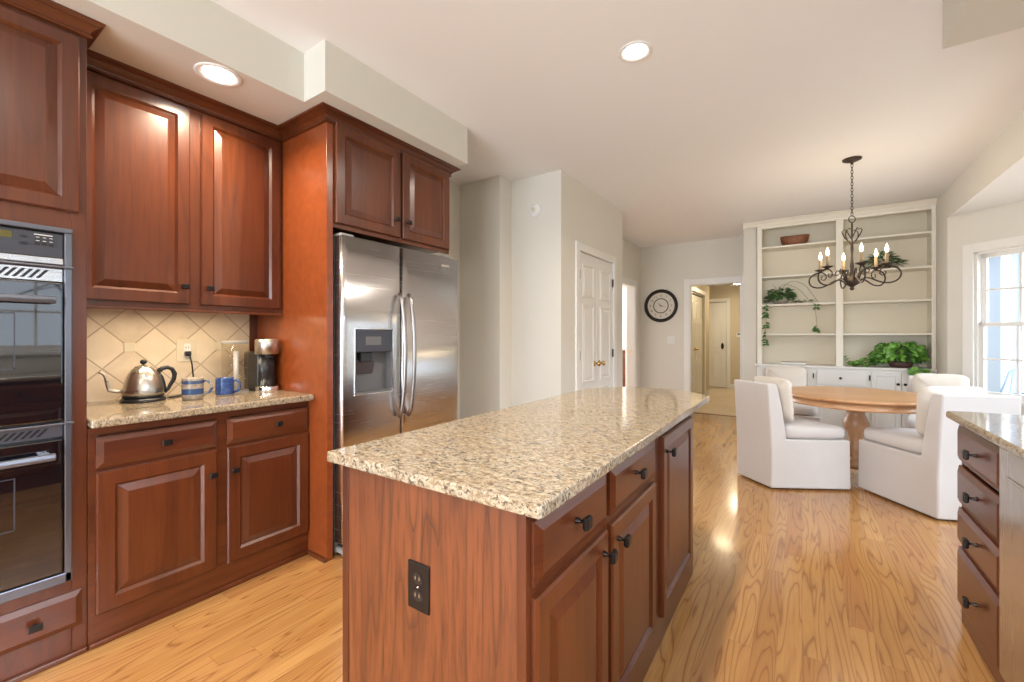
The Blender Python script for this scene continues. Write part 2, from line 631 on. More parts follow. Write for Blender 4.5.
def cab_drawer(T, a0, a1, b0, b1, parent, grain='cherryY', kn=True, kw=None, ch=0.022):
    o = drawer_mb(T, a0, a1, b0, b1, ch).build('drawer', grain, parent)
    if kn:
        ka, kb = (kn if kn is not True else ((a0 + a1) / 2, (b0 + b1) / 2))
        knob(T, ka, kb, 0.019, o, **(kw or {}))
    return o


def crown_mb(mb, pts, z0, z1, proj, x_wall=None):
    """Crown moulding swept along plan points (outer side is on the right of travel)."""
    prof = [(0.0, 0.0), (0.006, 0.0), (0.014, 0.05), (0.014, 0.13), (0.006, 0.17), (0.010, 0.22), (0.20 * proj, 0.34), (0.36 * proj, 0.52), (0.62 * proj, 0.68), (0.66 * proj, 0.68), (0.66 * proj, 0.75), (0.78 * proj, 0.79), (0.94 * proj, 0.86), (proj, 0.89), (proj, 1.0), (0.0, 1.0)]
    P = [Vector(p) for p in pts]
    rr = []
    for i, p in enumerate(P):
        ds = []
        if i > 0:
            ds.append((P[i] - P[i - 1]).normalized())
        if i < len(P) - 1:
            ds.append((P[i + 1] - P[i]).normalized())
        ns = [Vector((d.y, -d.x)) for d in ds]
        if len(ns) == 2:
            nn = (ns[0] + ns[1])
            nn = nn / nn.dot(ns[0])
        else:
            nn = ns[0]
        rr.append([(p.x + nn.x * o, p.y + nn.y * o, z0 + (z1 - z0) * t) for o, t in prof])
    return mb.rings(rr, True, True, False)


# ------------------------------------------------------------------ room shell
CZ = 2.743
SZ = 2.485


def wallbox(name, x0, x1, y0, y1, z0, z1, mat='wall'):
    return struct(MB().box(x0, x1, y0, y1, z0, z1), name, mat)


f = struct(MB().box(-3.6, 3.0, -3.2, 7.44, -0.06, 0.0), 'floor', 'floor')
f = struct(MB().box(-3.2, -0.5, 7.44, 12.0, -0.06, 0.0), 'floor_hall', 'halltile')
f = struct(MB().box(-5.2, -3.6, 4.9, 10.2, -0.06, 0.0).box(-3.6, -3.2, 7.44, 10.2, -0.06, 0.0), 'floor_side', 'floor')
# ceilings
struct(MB().prism([(-3.1, -3.1), (1.34, -3.1), (1.34, 6.9), (-0.49, 7.0), (-0.6, 7.42), (-2.42, 7.42), (-2.42, 4.9), (-3.1, 4.9)], CZ, CZ + 0.08), 'ceiling', 'ceil')
struct(MB().box(-3.2, -0.5, 7.36, 12.0, 2.44, 2.52), 'ceiling_hall', 'ceil')
struct(MB().box(-5.2, -2.44, 4.9, 10.2, 2.60, 2.68), 'ceiling_side', 'ceil')
struct(MB().prism([(1.222, 2.75), (2.13, 3.63), (2.13, 5.13), (1.222, 6.03)], 2.434, 2.4395).prism([(1.341, 2.64), (2.34, 3.64), (2.34, 5.20), (1.341, 6.20)], 2.44, 2.50), 'ceiling_bay', 'ceil')
# soffits over the cabinets
struct(MB().prism([(-2.97, -3.0), (-2.19, -3.0), (-2.19, 1.275), (-2.0, 1.275), (-2.0, 2.39), (-2.97, 2.39)], SZ, CZ), 'soffit_left', 'soffit')
struct(MB().box(0.50, 1.28, -3.0, 2.565, 2.475, CZ), 'soffit_right', 'soffit')
# left side walls
wallbox('wall_left', -3.07, -2.95, -3.0, 2.39, 0, CZ)
struct(MB().prism([(-2.95, 2.43), (-2.83, 2.43), (-2.83, 3.265), (-2.34, 3.265), (-2.34, 3.46), (-1.80, 3.46), (-1.80, 3.80), (-1.92, 3.80), (-1.92, 3.58), (-2.46, 3.58), (-2.46, 3.385), (-2.95, 3.385)], 0, CZ), 'wall_recess', 'wall')
wallbox('wall_recess_return', -3.07, -2.83, 2.39, 2.45, 0, CZ)
wallbox('wall_pantry', -1.92, -1.80, 4.76, 5.06, 0, CZ)
wallbox('wall_pantry_header', -1.92, -1.80, 3.80, 4.76, 2.085, CZ)
wallbox('wall_pantry_end', -2.40, -1.92, 4.94, 5.06, 0, CZ)
wallbox('wall_pantry_back', -2.52, -2.40, 3.58, 5.30, 0, CZ)
# wall with the opening to the side room, wall with the clock
wallbox('wall_side_header', -2.40, -2.276, 5.30, 7.28, 2.06, CZ)
wallbox('wall_side_end', -2.40, -2.276, 6.985, 7.28, 0, 2.06)
struct(MB().box(-2.40, -1.485, 7.28, 7.40, 0, CZ).box(-1.485, -0.745, 7.28, 7.40, 2.06, CZ), 'wall_clock', 'wall')
struct(MB().box(-0.745, -0.50, 7.20, 7.40, 0, CZ).box(-0.655, -0.50, 6.56, 7.20, 0, CZ), 'wall_post', 'wall')
wallbox('wall_back', -0.50, 1.34, 6.83, 6.95, 0, CZ)
# bay: header, short return, angled wall with window, outer wall, angled wall
wallbox('wall_bay_header', 1.22, 1.34, 2.68, 6.07, 2.44, CZ)
wallbox('wall_bay_return', 1.22, 1.34, 6.07, 6.83, 0, CZ)


def along(p0, p1):
    p0, p1 = Vector(p0), Vector(p1)
    d = (p1 - p0).normalized()
    nrm = Vector((-d.y, d.x))
    return lambda s, z, t: (p0.x + d.x * s + nrm.x * t, p0.y + d.y * s + nrm.y * t, z)


def holed_wall(name, A, L, th, s0, s1, z0, z1, top, mat='wall', ztop=None):
    """Wall of length L with one opening; A maps (along, up, thickness)."""
    m = MB()
    T = lambda x, y, z: A(x, z, y)
    if s0 > 0:
        m.box(0, s0, 0, th, 0, top, T)
    if s1 < L:
        m.box(s1, L, 0, th, 0, top, T)
    m.box(s0, s1, 0, th, z1, top, T)
    if z0 > 0:
        m.box(s0, s1, 0, th, 0, z0, T)
    return struct(m, name, mat)


def window(num, A, s0, s1, z0, z1, cols, rows, th=0.12, casing=0.085, hung=True, into=-1):
    """Double-hung window with casing; 'into' tells which way the room lies across the wall thickness."""
    T = lambda x, y, z: A(x, z, y)
    w = MB()
    c = casing
    yi0, yi1 = (-0.02, 0.0)
    w.box(s0 - c, s0, yi0, 0.001, z0 - c * 0.4, z1 + c, T).box(s1, s1 + c, yi0, 0.001, z0 - c * 0.4, z1 + c, T)
    w.box(s0, s1, yi0, 0.001, z1, z1 + c, T).box(s0 - c - 0.02, s1 + c + 0.02, -0.045, 0.001, z0 - 0.03, z0, T)
    # jamb lining
    w.box(s0, s0 + 0.022, 0.0, th, z0, z1, T).box(s1 - 0.022, s1, 0.0, th, z0, z1, T).box(s0, s1, 0.0, th, z1 - 0.022, z1, T).box(s0, s1, 0.0, th, z0, z0 + 0.022, T)
    root = struct(w, 'window_%d' % num, 'white', 0.003)
    a0, a1, b0, b1 = s0 + 0.022, s1 - 0.022, z0 + 0.022, z1 - 0.022
    mid = (b0 + b1) / 2
    for (q0, q1, y) in (((mid - 0.017, b1, 0.052), (b0, mid + 0.017, 0.018)) if hung else ((b0, b1, 0.06),)):
        fr = MB()
        e = 0.036
        fr.box(a0, a0 + e, y, y + 0.03, q0, q1, T).box(a1 - e, a1, y, y + 0.03, q0, q1, T)
        fr.box(a0, a1, y, y + 0.03, q0, q0 + e, T).box(a0, a1, y, y + 0.03, q1 - e, q1, T)
        for i in range(1, cols):
            x = a0 + e + (a1 - a0 - 2 * e) * i / cols
            fr.box(x - 0.009, x + 0.009, y + 0.004, y + 0.026, q0 + e, q1 - e, T)
        for j in range(1, rows):
            zz = q0 + e + (q1 - q0 - 2 * e) * j / rows
            fr.box(a0 + e, a1 - e, y + 0.004, y + 0.026, zz - 0.009, zz + 0.009, T)
        s = fr.build('sash', 'white', root)
        g = MB().box(a0 + e * 0.6, a1 - e * 0.6, y + 0.013, y + 0.017, q0 + e * 0.6, q1 - e * 0.6, T)
        g.build('pane', 'glass', s)
    if hung:
        lk = MB().box((s0 + s1) / 2 - 0.03, (s0 + s1) / 2 + 0.03, 0.02, 0.045, mid + 0.017, mid + 0.033, T)
        lk.build('sash_lock', 'midgrey', root)
    return root


R2 = math.sqrt(2)
A45 = along((1.22, 6.07), (2.14, 5.15))          # runs away from the bookcase; room on its right
holed_wall('wall_bay_far', A45, 0.92 * R2, 0.12, 0.220, 1.052, 0.66, 2.045, 2.44)
window(1, A45, 0.220, 1.052, 0.66, 2.045, 3, 2)
AY = along((2.14, 5.15), (2.14, 3.60))
holed_wall('wall_bay_outer', AY, 1.55, 0.12, 0.12, 1.37, 0.66, 2.045, 2.44)
window(2, AY, 0.12, 1.37, 0.66, 2.045, 4, 2)
AB = along((2.14, 3.60), (1.22, 2.68))
holed_wall('wall_bay_near', AB, 0.92 * R2, 0.12, 0.20, 1.066, 0.66, 2.045, 2.44)
window(3, AB, 0.20, 1.066, 0.66, 2.045, 3, 2)
# right wall over the sink, with its window
AR = along((1.22, 2.68), (1.22, -3.0))
holed_wall('wall_right', AR, 5.68, 0.12, 1.40, 3.05, 1.10, 2.15, CZ)
window(4, AR, 1.40, 3.05, 1.10, 2.15, 4, 3, hung=False)
# wall behind the photographer, wide glazed opening added to let in fill daylight
AK = along((1.22, -3.0), (-2.95, -3.0))
holed_wall('wall_rear', AK, 4.13, 0.12, 0.6, 3.6, 0.08, 2.25, CZ)
window(5, AK, 0.6, 3.6, 0.08, 2.25, 4, 1, hung=False)

# side room beyond the door, hall behind the clock wall
wallbox('wall_side_back', -5.2, -2.46, 9.9, 10.02, 0, 2.6, 'white')
holed_wall('wall_side_outer', along((-5.0, 4.9), (-5.0, 10.0)), 5.1, 0.12, 1.4, 4.2, 0.5, 2.1, 2.6, 'white')
wallbox('wall_side_near', -5.2, -2.40, 4.82, 4.94, 0, 2.6, 'white')
wallbox('wall_side_hall', -2.58, -2.40, 7.40, 10.0, 0, 2.6, 'white')
holed_wall('wall_hall_left', along((-1.72, 9.72), (-1.72, 7.40)), 2.32, 0.10, 0.47, 1.72, 0.0, 2.04, 2.44, 'hallpaint') if False else None
struct(MB().box(-1.75, -1.62, 7.40, 7.66, 0, 2.44).box(-1.75, -1.62, 9.30, 9.72, 0, 2.44).box(-1.75, -1.62, 7.66, 9.30, 2.05, 2.44).box(-2.40, -1.62, 9.72, 9.82, 0, 2.44), 'wall_hall_left', 'hallpaint')
wallbox('wall_hall_closet', -2.40, -2.30, 7.40, 9.72, 0, 2.44, 'hallpaint')
struct(MB().box(-3.2, -2.23, 11.35, 11.47, 0, 2.44).box(-1.49, -0.5, 11.35, 11.47, 0, 2.44).box(-2.23, -1.49, 11.35, 11.47, 2.06, 2.44).box(-2.3, -1.4, 11.47, 11.50, 0, 2.44), 'wall_hall_end', 'hallpaint')
wallbox('wall_hall_right', -0.66, -0.54, 7.40, 11.35, 0, 2.44, 'hallpaint')
wallbox('wall_hall_rear', -3.2, -3.08, 9.8, 11.35, 0, 2.44, 'hallpaint')

# trims and door casings
tn = [0]


def trim(m, mat='white', bevel=0.004):
    tn[0] += 1
    return struct(m, 'trim_%d' % tn[0], mat, bevel)


def base(name, m, mat='white'):
    return struct(m, 'baseboard_' + name, mat, 0.004)


# pantry casing (wall x=-1.80)
trim(MB().box(-1.80, -1.782, 3.745, 3.825, 0, 2.155).box(-1.80, -1.782, 4.735, 4.815, 0, 2.155).box(-1.80, -1.782, 3.825, 4.735, 2.075, 2.155).box(-1.92, -1.80, 3.80, 3.825, 0, 2.085).box(-1.92, -1.80, 4.735, 4.76, 0, 2.085).box(-1.92, -1.80, 3.825, 4.735, 2.075, 2.085))
# side room opening casing
trim(MB().box(-2.276, -2.258, 6.975, 7.075, 0, 2.15).box(-2.276, -2.258, 5.30, 6.975, 2.05, 2.15).box(-2.41, -2.276, 6.97, 6.985, 0, 2.05).box(-2.41, -2.276, 5.3, 6.97, 2.045, 2.06))
# hall opening casing
trim(MB().box(-1.57, -1.485, 7.262, 7.28, 0, 2.155).box(-0.745, -0.66, 7.18, 7.20, 0, 2.155).box(-1.485, -0.66, 7.262, 7.28, 2.06, 2.145).box(-1.485, -1.47, 7.27, 7.41, 0, 2.06).box(-0.765, -0.745, 7.19, 7.41, 0, 2.06).box(-1.47, -0.765, 7.27, 7.41, 2.045, 2.06))
trim(MB().box(-1.505, -0.745, 7.42, 7.46, 0.0, 0.006), 'cherryX', 0.001)
base('pantry', MB().box(-1.80, -1.786, 3.46, 3.745, 0, 0.10).box(-1.80, -1.786, 4.815, 5.06, 0, 0.10).box(-2.34, -1.80, 3.446, 3.46, 0, 0.10).box(-2.34, -2.326, 3.265, 3.446, 0, 0.10).box(-2.83, -2.34, 3.251, 3.265, 0, 0.10))
base('clock', MB().box(-2.27, -1.60, 7.266, 7.28, 0, 0.11))
base('hall', MB().box(-1.41, -0.66, 11.335, 11.35, 0, 0.11).box(-1.62, -1.606, 9.37, 9.72, 0, 0.11))
base('post', MB().box(-0.655, -0.50, 6.545, 6.56, 0, 0.10))
base('bay', MB().box(0, 1.28, -0.014, 0, 0, 0.10, lambda x, y, z: A45(x, z, y)).box(0, 1.49, -0.014, 0, 0, 0.10, lambda x, y, z: AY(x, z, y)))

# ------------------------------------------------------------------ interior doors


def panel_door(T, a0, a1, b0, b1, name, parent, mat='white', cols=1, th=0.018, splits=(0.16, 0.38, 0.30)):
    """Moulded panel door leaf; T maps (along, up, out). splits: heights of panels from the top as fractions."""
    m = MB()
    m.rings([[T(a0, b0, -0.02), T(a1, b0, -0.02), T(a1, b1, -0.02), T(a0, b1, -0.02)], [T(a0, b0, 0), T(a1, b0, 0), T(a1, b1, 0), T(a0, b1, 0)]], smooth=False)
    leaf = m.build(name, mat, parent, 0.002)
    st = 0.085 if cols == 1 else 0.095
    H = b1 - b0
    z = b1 - 0.11
    for h in splits:
        hh = h * H
        w = (a1 - a0 - st * (cols + 1)) / cols
        for c_ in range(cols):
            p0 = a0 + st + c_ * (w + st)
            pm = MB()
            stepped(pm, T, p0, p0 + w, z - hh, z, [(0, 0.0005), (0.003, 0.008), (0.012, 0.010), (0.018, 0.0015), (0.022, 0.001), (0.050, 0.009), (0.053, 0.009)])
            pm.build('raised_panel', mat, leaf)
        z -= hh + 0.075
    return leaf


def round_knob(T, a, b, parent, mat='brass', r=0.027, name='door_knob'):
    m = MB()
    ax = lambda x, y, z: T(a + x, b + y, z)
    m.lathe([(0.030, 0.0), (0.030, 0.006), (0.011, 0.012), (0.010, 0.030), (0.022, 0.040), (r, 0.052), (r * 0.9, 0.064), (0.004, 0.069)], T=ax, seg=18)
    return m.build(name, mat, parent)


def hinge(T, a, b, parent, mat='bronze'):
    m = MB()
    m.box(-0.009, 0.009, -0.045, 0.045, 0.0, 0.012, lambda x, y, z: T(a + x, b + y, z))
    return m.build('hinge', mat, parent, 0.002)


# pantry pair, each leaf a door of its own
TP = frontal(-1.806, 1)
d = meta(bpy.data.objects.new('door_1', None), kind='structure')
d.location = (-1.822, 4.28, 0)
COL.objects.link(d)
PLACE[d.name] = Vector((-1.822, 4.28, 0))
for (a0, a1, ka, ha) in ((3.829, 4.276, 4.215, 3.836), (4.284, 4.731, 4.345, 4.724)):
    leaf = panel_door(TP, a0, a1, 0.012, 2.07, 'door_leaf', d)
    round_knob(TP, ka, 0.955, leaf)
    for hz in (0.25, 1.05, 1.845):
        hinge(lambda a, b, z: (-1.800 + z, a, b), ha, hz, leaf)
# bifold closet doors in the hall
TH = frontal(-1.655, 1)
d = meta(bpy.data.objects.new('door_2', None), kind='structure')
d.location = (-1.655, 8.48, 0)
COL.objects.link(d)
PLACE[d.name] = Vector(d.location)
for i in range(4):
    w_ = (9.27 - 7.69) / 4
    leaf = panel_door(TH, 7.69 + i * w_ + 0.002, 7.69 + (i + 1) * w_ - 0.002, 0.012, 2.0, 'door_leaf', d, splits=(0.16, 0.36, 0.28))
    if i in (1, 2):
        round_knob(TH, 7.69 + (i + (0.85 if i == 1 else 0.15)) * w_, 1.0, leaf, 'brass', 0.016)
MB().box(-1.67, -1.63, 7.66, 9.30, 2.02, 2.05).build('track', 'midgrey', d)
trim(MB().box(-1.62, -1.604, 7.58, 7.66, 0, 2.13).box(-1.62, -1.604, 9.30, 9.38, 0, 2.13).box(-1.62, -1.604, 7.66, 9.30, 2.05, 2.13))
# hall end door
TE = frontal_y(11.40, -1)
d = meta(bpy.data.objects.new('door_3', None), kind='structure')
d.location = (-1.86, 11.40, 0)
COL.objects.link(d)
PLACE[d.name] = Vector(d.location)
leaf = panel_door(TE, -2.215, -1.505, 0.012, 2.05, 'door_leaf', d, cols=2, splits=(0.11, 0.34, 0.34))
m = MB()
ax = lambda x, y, z: TE(-1.585 + x, 1.0 + y, z)
m.rings([[ax(0.032 * math.cos(t) * k, 0.075 * math.sin(t) * k, z) for t in (2 * PI * i / 20 for i in range(20))] for k, z in ((1, 0), (1, 0.01), (0.6, 0.02), (0.5, 0.055))], smooth=True)
m.build('door_handle', 'bronze', leaf)
trim(MB().box(-2.31, -2.23, 11.33, 11.35, 0, 2.14).box(-1.49, -1.41, 11.33, 11.35, 0, 2.14).box(-2.23, -1.49, 11.33, 11.35, 2.06, 2.14))
# strike plate on the side room jamb
m = MB().box(-2.352, -2.325, 6.966, 6.970, 0.95, 1.01)
o = m.build('strike_plate', 'brass')
meta(o, 'small brass strike plate on white jamb of the side room doorway', 'strike plate')

# ------------------------------------------------------------------ kitchen: left run
FX = -2.345          # face-frame plane of the base run
F = frontal(FX, 1)

# tall oven cabinet
t = thing('oven_cabinet', (-2.65, 0.08, 0), 'tall cherry cabinet holding the black double wall oven', 'cabinet')
Y0, Y1 = -0.33, 0.47
m = MB()
m.box(-2.95, FX - 0.02, Y0, Y0 + 0.02, 0, 2.43).box(-2.95, FX - 0.02, Y1 - 0.02, Y1, 0, 2.43)
m.box(-2.95, -2.935, Y0, Y1, 0, 2.43).box(-2.95, FX - 0.02, Y0, Y1, 2.41, 2.43).box(-2.95, FX - 0.02, Y0, Y1, 0.27, 0.29).box(-2.95, FX - 0.02, Y0, Y1, 1.67, 1.69)
m.build('body', 'cherryZ', t)
m = MB()
m.box(FX - 0.02, FX, Y0, -0.277, 0, 2.43).box(FX - 0.02, FX, 0.427, Y1, 0, 2.43)
m.box(FX - 0.02, FX, -0.277, 0.427, 0, 0.305).box(FX - 0.02, FX, -0.277, 0.427, 1.652, 2.43)
m.build('face_frame', 'cherryZ', t, 0.002)
MB().box(FX, FX + 0.016, Y0, Y1, 0, 0.022).build('shoe_moulding', 'cherryY', t, 0.005)
crown_mb(MB(), [(FX, Y0), (FX, Y1), (-2.62, Y1)], 2.42, SZ - 0.001, 0.045).build('crown_moulding', 'cherryY', t)
cab_door(F, -0.30, 0.068, 1.722, 2.405, t)
cab_door(F, 0.072, 0.447, 1.722, 2.405, t)
cab_drawer(F, -0.31, 0.455, 0.118, 0.257, t, kn=(0.327, 0.183), ch=0.020)
knob(F, -0.18, 0.183, 0.019, t)

# double wall oven
t = thing('double_wall_oven', (-2.5, 0.075, 0.31), 'black glass double wall oven with steel trim set in the tall cabinet', 'oven')
a0, a1 = -0.275, 0.424
G = frontal(FX, 1)
MB().box(-2.90, FX, a0 + 0.01, a1 - 0.01, 0.315, 1.645).build('body', 'black', t)
m = MB()
m.box(0, 0.030, a0, a0 + 0.022, 0.308, 1.650, lambda x, y, z: G(y, z, x)).box(0, 0.030, a1 - 0.022, a1, 0.308, 1.650, lambda x, y, z: G(y, z, x))
m.build('side_trim', 'darksteel', t, 0.004)
for z0, z1, d_ in ((1.632, 1.650, 0.036), (1.498, 1.506, 0.040), (0.908, 0.917, 0.040), (0.308, 0.345, 0.030)):
    m = MB().box(FX, FX + d_, a0 + (0 if d_ != 0.04 else -0.004), a1 + (0.004 if d_ == 0.04 else 0), z0, z1)
    m.build('trim_bar', 'darksteel', t, 0.003)
cp = MB().box(FX, FX + 0.024, a0 + 0.022, a1 - 0.024, 1.535, 1.626).build('control_panel', 'darkgrey', t, 0.003)
MB().box(FX, FX + 0.030, a0 + 0.022, a1 - 0.024, 1.510, 1.534).build('panel_lip', 'steel', t, 0.003)
MB().box(FX + 0.0235, FX + 0.0255, 0.0, 0.272, 1.592, 1.615).build('display', 'display', cp)
# buttons: one plate of keys drawn as small ovals and squares
m = MB()
for (yb, zb, w_, h_) in ((0.300, 1.602, 0.020, 0.010), (0.300, 1.578, 0.022, 0.012)):
    m.rings([[(FX + 0.024 + e, yb + w_ / 2 * math.cos(q), zb + h_ / 2 * math.sin(q)) for q in (2 * PI * i / 14 for i in range(14))] for e in (0, 0.002)], smooth=False)
m.build('oval_button', 'black', cp)
m = MB()
for i in range(3):
    for j in range(3):
        yb, zb = 0.327 + i * 0.017, 1.601 - j * 0.0125
        m.box(FX + 0.0235, FX + 0.0255, yb, yb + 0.013, zb, zb + 0.009)
m.build('keypad', 'black', cp)
m = MB()
for i in range(3):
    for j in range(2):
        yb, zb = 0.3285 + i * 0.017, 1.6030 - j * 0.0125
        m.box(FX + 0.0254, FX + 0.0262, yb + 0.001, yb + 0.010, zb + 0.001, zb + 0.003)
m.box(FX + 0.0235, FX + 0.0245, 0.325, 0.372, 1.6135, 1.6165)
m.build('key_legend', 'plate', cp)


def oven_vent(z0, z1, nm='vent_grille'):
    m = MB().box(FX, FX + 0.016, a0 + 0.022, a1 - 0.024, z0, z1)
    g = m.build(nm, 'steel' if z0 > 1 else 'darksteel', t, 0.002)
    m = MB()
    n_ = 30
    for i in range(n_):
        y_ = a0 + 0.045 + i * (a1 - a0 - 0.12) / n_
        m.hexa([(FX + 0.0155, y_, z0 + 0.009), (FX + 0.0155, y_ + 0.010, z0 + 0.009), (FX + 0.0155, y_ + 0.034, z1 - 0.009), (FX + 0.0155, y_ + 0.024, z1 - 0.009)],
               [(FX + 0.0172, y_, z0 + 0.009), (FX + 0.0172, y_ + 0.010, z0 + 0.009), (FX + 0.0172, y_ + 0.034, z1 - 0.009), (FX + 0.0172, y_ + 0.024, z1 - 0.009)])
    m.build('vent_slots', 'black', g)


oven_vent(1.447, 1.497)
oven_vent(0.862, 0.907)
for (z0, z1, hz) in ((0.925, 1.442, 1.375), (0.352, 0.855, 0.800)):
    dr = MB().box(FX, FX + 0.034, a0 + 0.024, a1 - 0.026, z0, z1).build('door', 'blackgl', t, 0.005)
    m = MB()
    stepped(m, frontal(FX + 0.034, 1), a0 + 0.032, a1 - 0.034, z0 + 0.010, z1 - 0.008, [(0, 0), (0.001, 0.0006), (0.003, 0.0006), (0.004, 0.0)])
    m2 = MB()
    for q in ((a0 + 0.15, a1 - 0.145, z0 + 0.20, z1 - 0.12),):
        for (b0, b1, c0, c1) in ((q[0], q[1], q[2], q[2] + 0.004), (q[0], q[1], q[3], q[3] + 0.004), (q[0], q[0] + 0.004, q[2], q[3]), (q[1] - 0.004, q[1], q[2], q[3])):
            m2.box(FX + 0.0335, FX + 0.0346, b0, b1, c0, c1)
    m2.build('window_outline', 'darkgrey', dr)
    m.b.free()
    h = MB()
    hx = FX + 0.078
    h.rings([[(hx + dx * 1.0, y_, hz + dz) for dx, dz in ((-0.008, -0.014), (0.008, -0.012), (0.010, 0.0), (0.008, 0.012), (-0.008, 0.014))] for y_ in (a0 + 0.05, a1 - 0.052)], smooth=False)
    h.box(FX + 0.03, hx, a0 + 0.06, a0 + 0.09, hz - 0.012, hz + 0.012).box(FX + 0.03, hx, a1 - 0.092, a1 - 0.062, hz - 0.012, hz + 0.012)
    h.build('handle', 'darksteel', dr, 0.003)

# base cabinet with two drawers over two doors
t = thing('base_cabinet', (-2.65, 0.93, 0), 'cherry base cabinet with two drawers and two doors under the kettle counter', 'cabinet')
MB().box(-2.95, FX - 0.02, 0.472, 1.388, 0.0, 0.878).build('body', 'cherryZ', t)
m = MB()
m.box(FX - 0.02, FX, 0.472, 1.388, 0, 0.135).box(FX - 0.02, FX, 0.472, 1.388, 0.845, 0.878)
for q in ((0.472, 0.505), (0.925, 0.98), (1.372, 1.388)):
    m.box(FX - 0.02, FX, q[0], q[1], 0.135, 0.845)
m.box(FX - 0.02, FX, 0.505, 0.925, 0.69, 0.72).box(FX - 0.02, FX, 0.98, 1.372, 0.69, 0.72)
m.build('face_frame', 'cherryY', t, 0.0015)
MB().box(FX, FX + 0.016, 0.472, 1.388, 0, 0.022).build('shoe_moulding', 'cherryY', t, 0.005)
for (b0, b1, kd) in ((0.494, 0.921, 0.897), (0.966, 1.384, 0.992)):
    cab_drawer(F, b0, b1, 0.712, 0.838, t, kn=((b0 + b1) / 2 + (0.01 if b0 < 0.8 else 0.03), 0.776))
    cab_door(F, b0, b1, 0.128, 0.695, t, kn=(kd, 0.583), st=0.062)

# counter
m = MB()
m.prism([(-2.952, 0.472), (-2.290, 0.472), (-2.280, 1.389), (-2.952, 1.389)], 0.88, 0.914)
o = m.build('kitchen_countertop', 'granite', None, 0.008, 3)
origin_to(o, (-2.63, 0.93, 0.88))
meta(o, 'speckled granite countertop under the wall cabinets holding the kettle and mugs', 'countertop')
# backsplash
m = MB().box(-2.95, -2.94, 0.47, 1.345, 0.914, 1.415)
o = struct(m, 'trim_backsplash', 'backsplash')
m = MB()
for yy, zz in ((0.7525, 1.1825), (1.1825, 1.1825)):
    m.box(-2.945, -2.936, yy - 0.024, yy + 0.024, zz - 0.024, zz + 0.024)
struct(m, 'trim_backsplash_inset', 'ivory', 0.003)
MB_ = MB().box(-2.95, -2.932, 1.345, 1.389, 0.914, 1.415)
struct(MB_, 'trim_backsplash_filler', 'cherryZ')

# outlet with plug on backsplash
t = thing('wall_outlet', (-2.94, 1.005, 1.16), 'ivory wall outlet on the tiled backsplash with a black plug in it', 'outlet')
MB().box(-2.94, -2.934, 0.955, 1.055, 1.095, 1.225).build('cover_plate', 'ivory', t, 0.003)
MB().box(-2.935, -2.931, 0.988, 1.024, 1.120, 1.200).build('receptacle', 'plate', t, 0.002)
MB().box(-2.9315, -2.9305, 0.998, 1.001, 1.172, 1.182).box(-2.9315, -2.9305, 1.010, 1.013, 1.172, 1.182).build('slot', 'black', t)

# wall cabinet
UX = -2.62
U = frontal(UX, 1)
t = thing('wall_cabinet', (-2.78, 0.93, 1.40), 'cherry wall cabinet with two raised panel doors above the backsplash', 'cabinet')
MB().box(-2.95, UX - 0.02, 0.472, 1.388, 1.40, 2.45).build('body', 'cherryZ', t)
m = MB()
m.box(UX - 0.02, UX, 0.472, 1.388, 1.368, 1.412).box(UX - 0.02, UX, 0.472, 1.388, 2.40, 2.45)
for q in ((0.472, 0.49), (0.900, 0.962), (1.36, 1.388)):
    m.box(UX - 0.02, UX, q[0], q[1], 1.412, 2.40)
m.build('face_frame', 'cherryZ', t, 0.0015)
MB().box(UX, UX + 0.012, 0.472, 1.388, 1.366, 1.378).build('light_rail', 'cherryY', t, 0.003)
crown_mb(MB(), [(UX, 0.472), (UX, 1.388)], 2.42, SZ - 0.001, 0.062).build('crown_moulding', 'cherryY', t)
cab_door(U, 0.484, 0.907, 1.405, 2.412, t, kn=(0.878, 1.493), st=0.060)
cab_door(U, 0.955, 1.368, 1.405, 2.412, t, kn=(0.988, 1.493), st=0.060)
# under cabinet light
t = thing('under_cabinet_light', (-2.66, 0.90, 1.385), 'slim lit strip light under the wall cabinet', 'light')
MB().box(-2.69, -2.65, 0.59, 1.21, 1.374, 1.398).build('housing', 'plate', t, 0.002)
MB().box(-2.688, -2.653, 0.60, 1.20, 1.370, 1.3745).build('lens', 'strip', t)
area('strip_light', (-2.67, 0.90, 1.362), (0, 0, 0), 0.03, 0.58, 2.2, (1.0, 0.80, 0.52))

# tall side panel and the cabinet over the refrigerator
PX = -2.166
t = thing('refrigerator_cabinet', (-2.5, 1.90, 0), 'cherry cabinet above the refrigerator with its tall side panel', 'cabinet')
MB().box(-2.95, PX, 1.39, 1.428, 0, 2.45).build('side_panel', 'figured', t, 0.002)
MB().box(FX + 0.018, PX + 0.004, 1.374, 1.39, 0, 0.022).build('shoe_moulding', 'cherryX', t, 0.005)
MB().box(-2.95, PX - 0.02, 1.428, 2.378, 1.872, 2.45).build('body', 'cherryZ', t)
m = MB()
m.box(PX - 0.02, PX, 1.428, 2.378, 1.850, 1.885).box(PX - 0.02, PX, 1.428, 2.378, 2.42, 2.45)
for q in ((1.428, 1.45), (1.885, 1.935), (2.36, 2.378)):
    m.box(PX - 0.02, PX, q[0], q[1], 1.885, 2.42)
m.build('face_frame', 'cherryZ', t, 0.0015)
crown_mb(MB(), [(-2.60, 1.39), (PX, 1.39), (PX, 2.378), (-2.60, 2.378)], 2.42, SZ - 0.001, 0.062).build('crown_moulding', 'cherryY', t)
P_ = frontal(PX, 1)
cab_door(P_, 1.437, 1.899, 1.876, 2.437, t, kn=(1.862, 1.985), st=0.062, kw=dict(w=0.026, h=0.026))
cab_door(P_, 1.921, 2.367, 1.876, 2.437, t, kn=(1.958, 1.985), st=0.062, kw=dict(w=0.026, h=0.026))

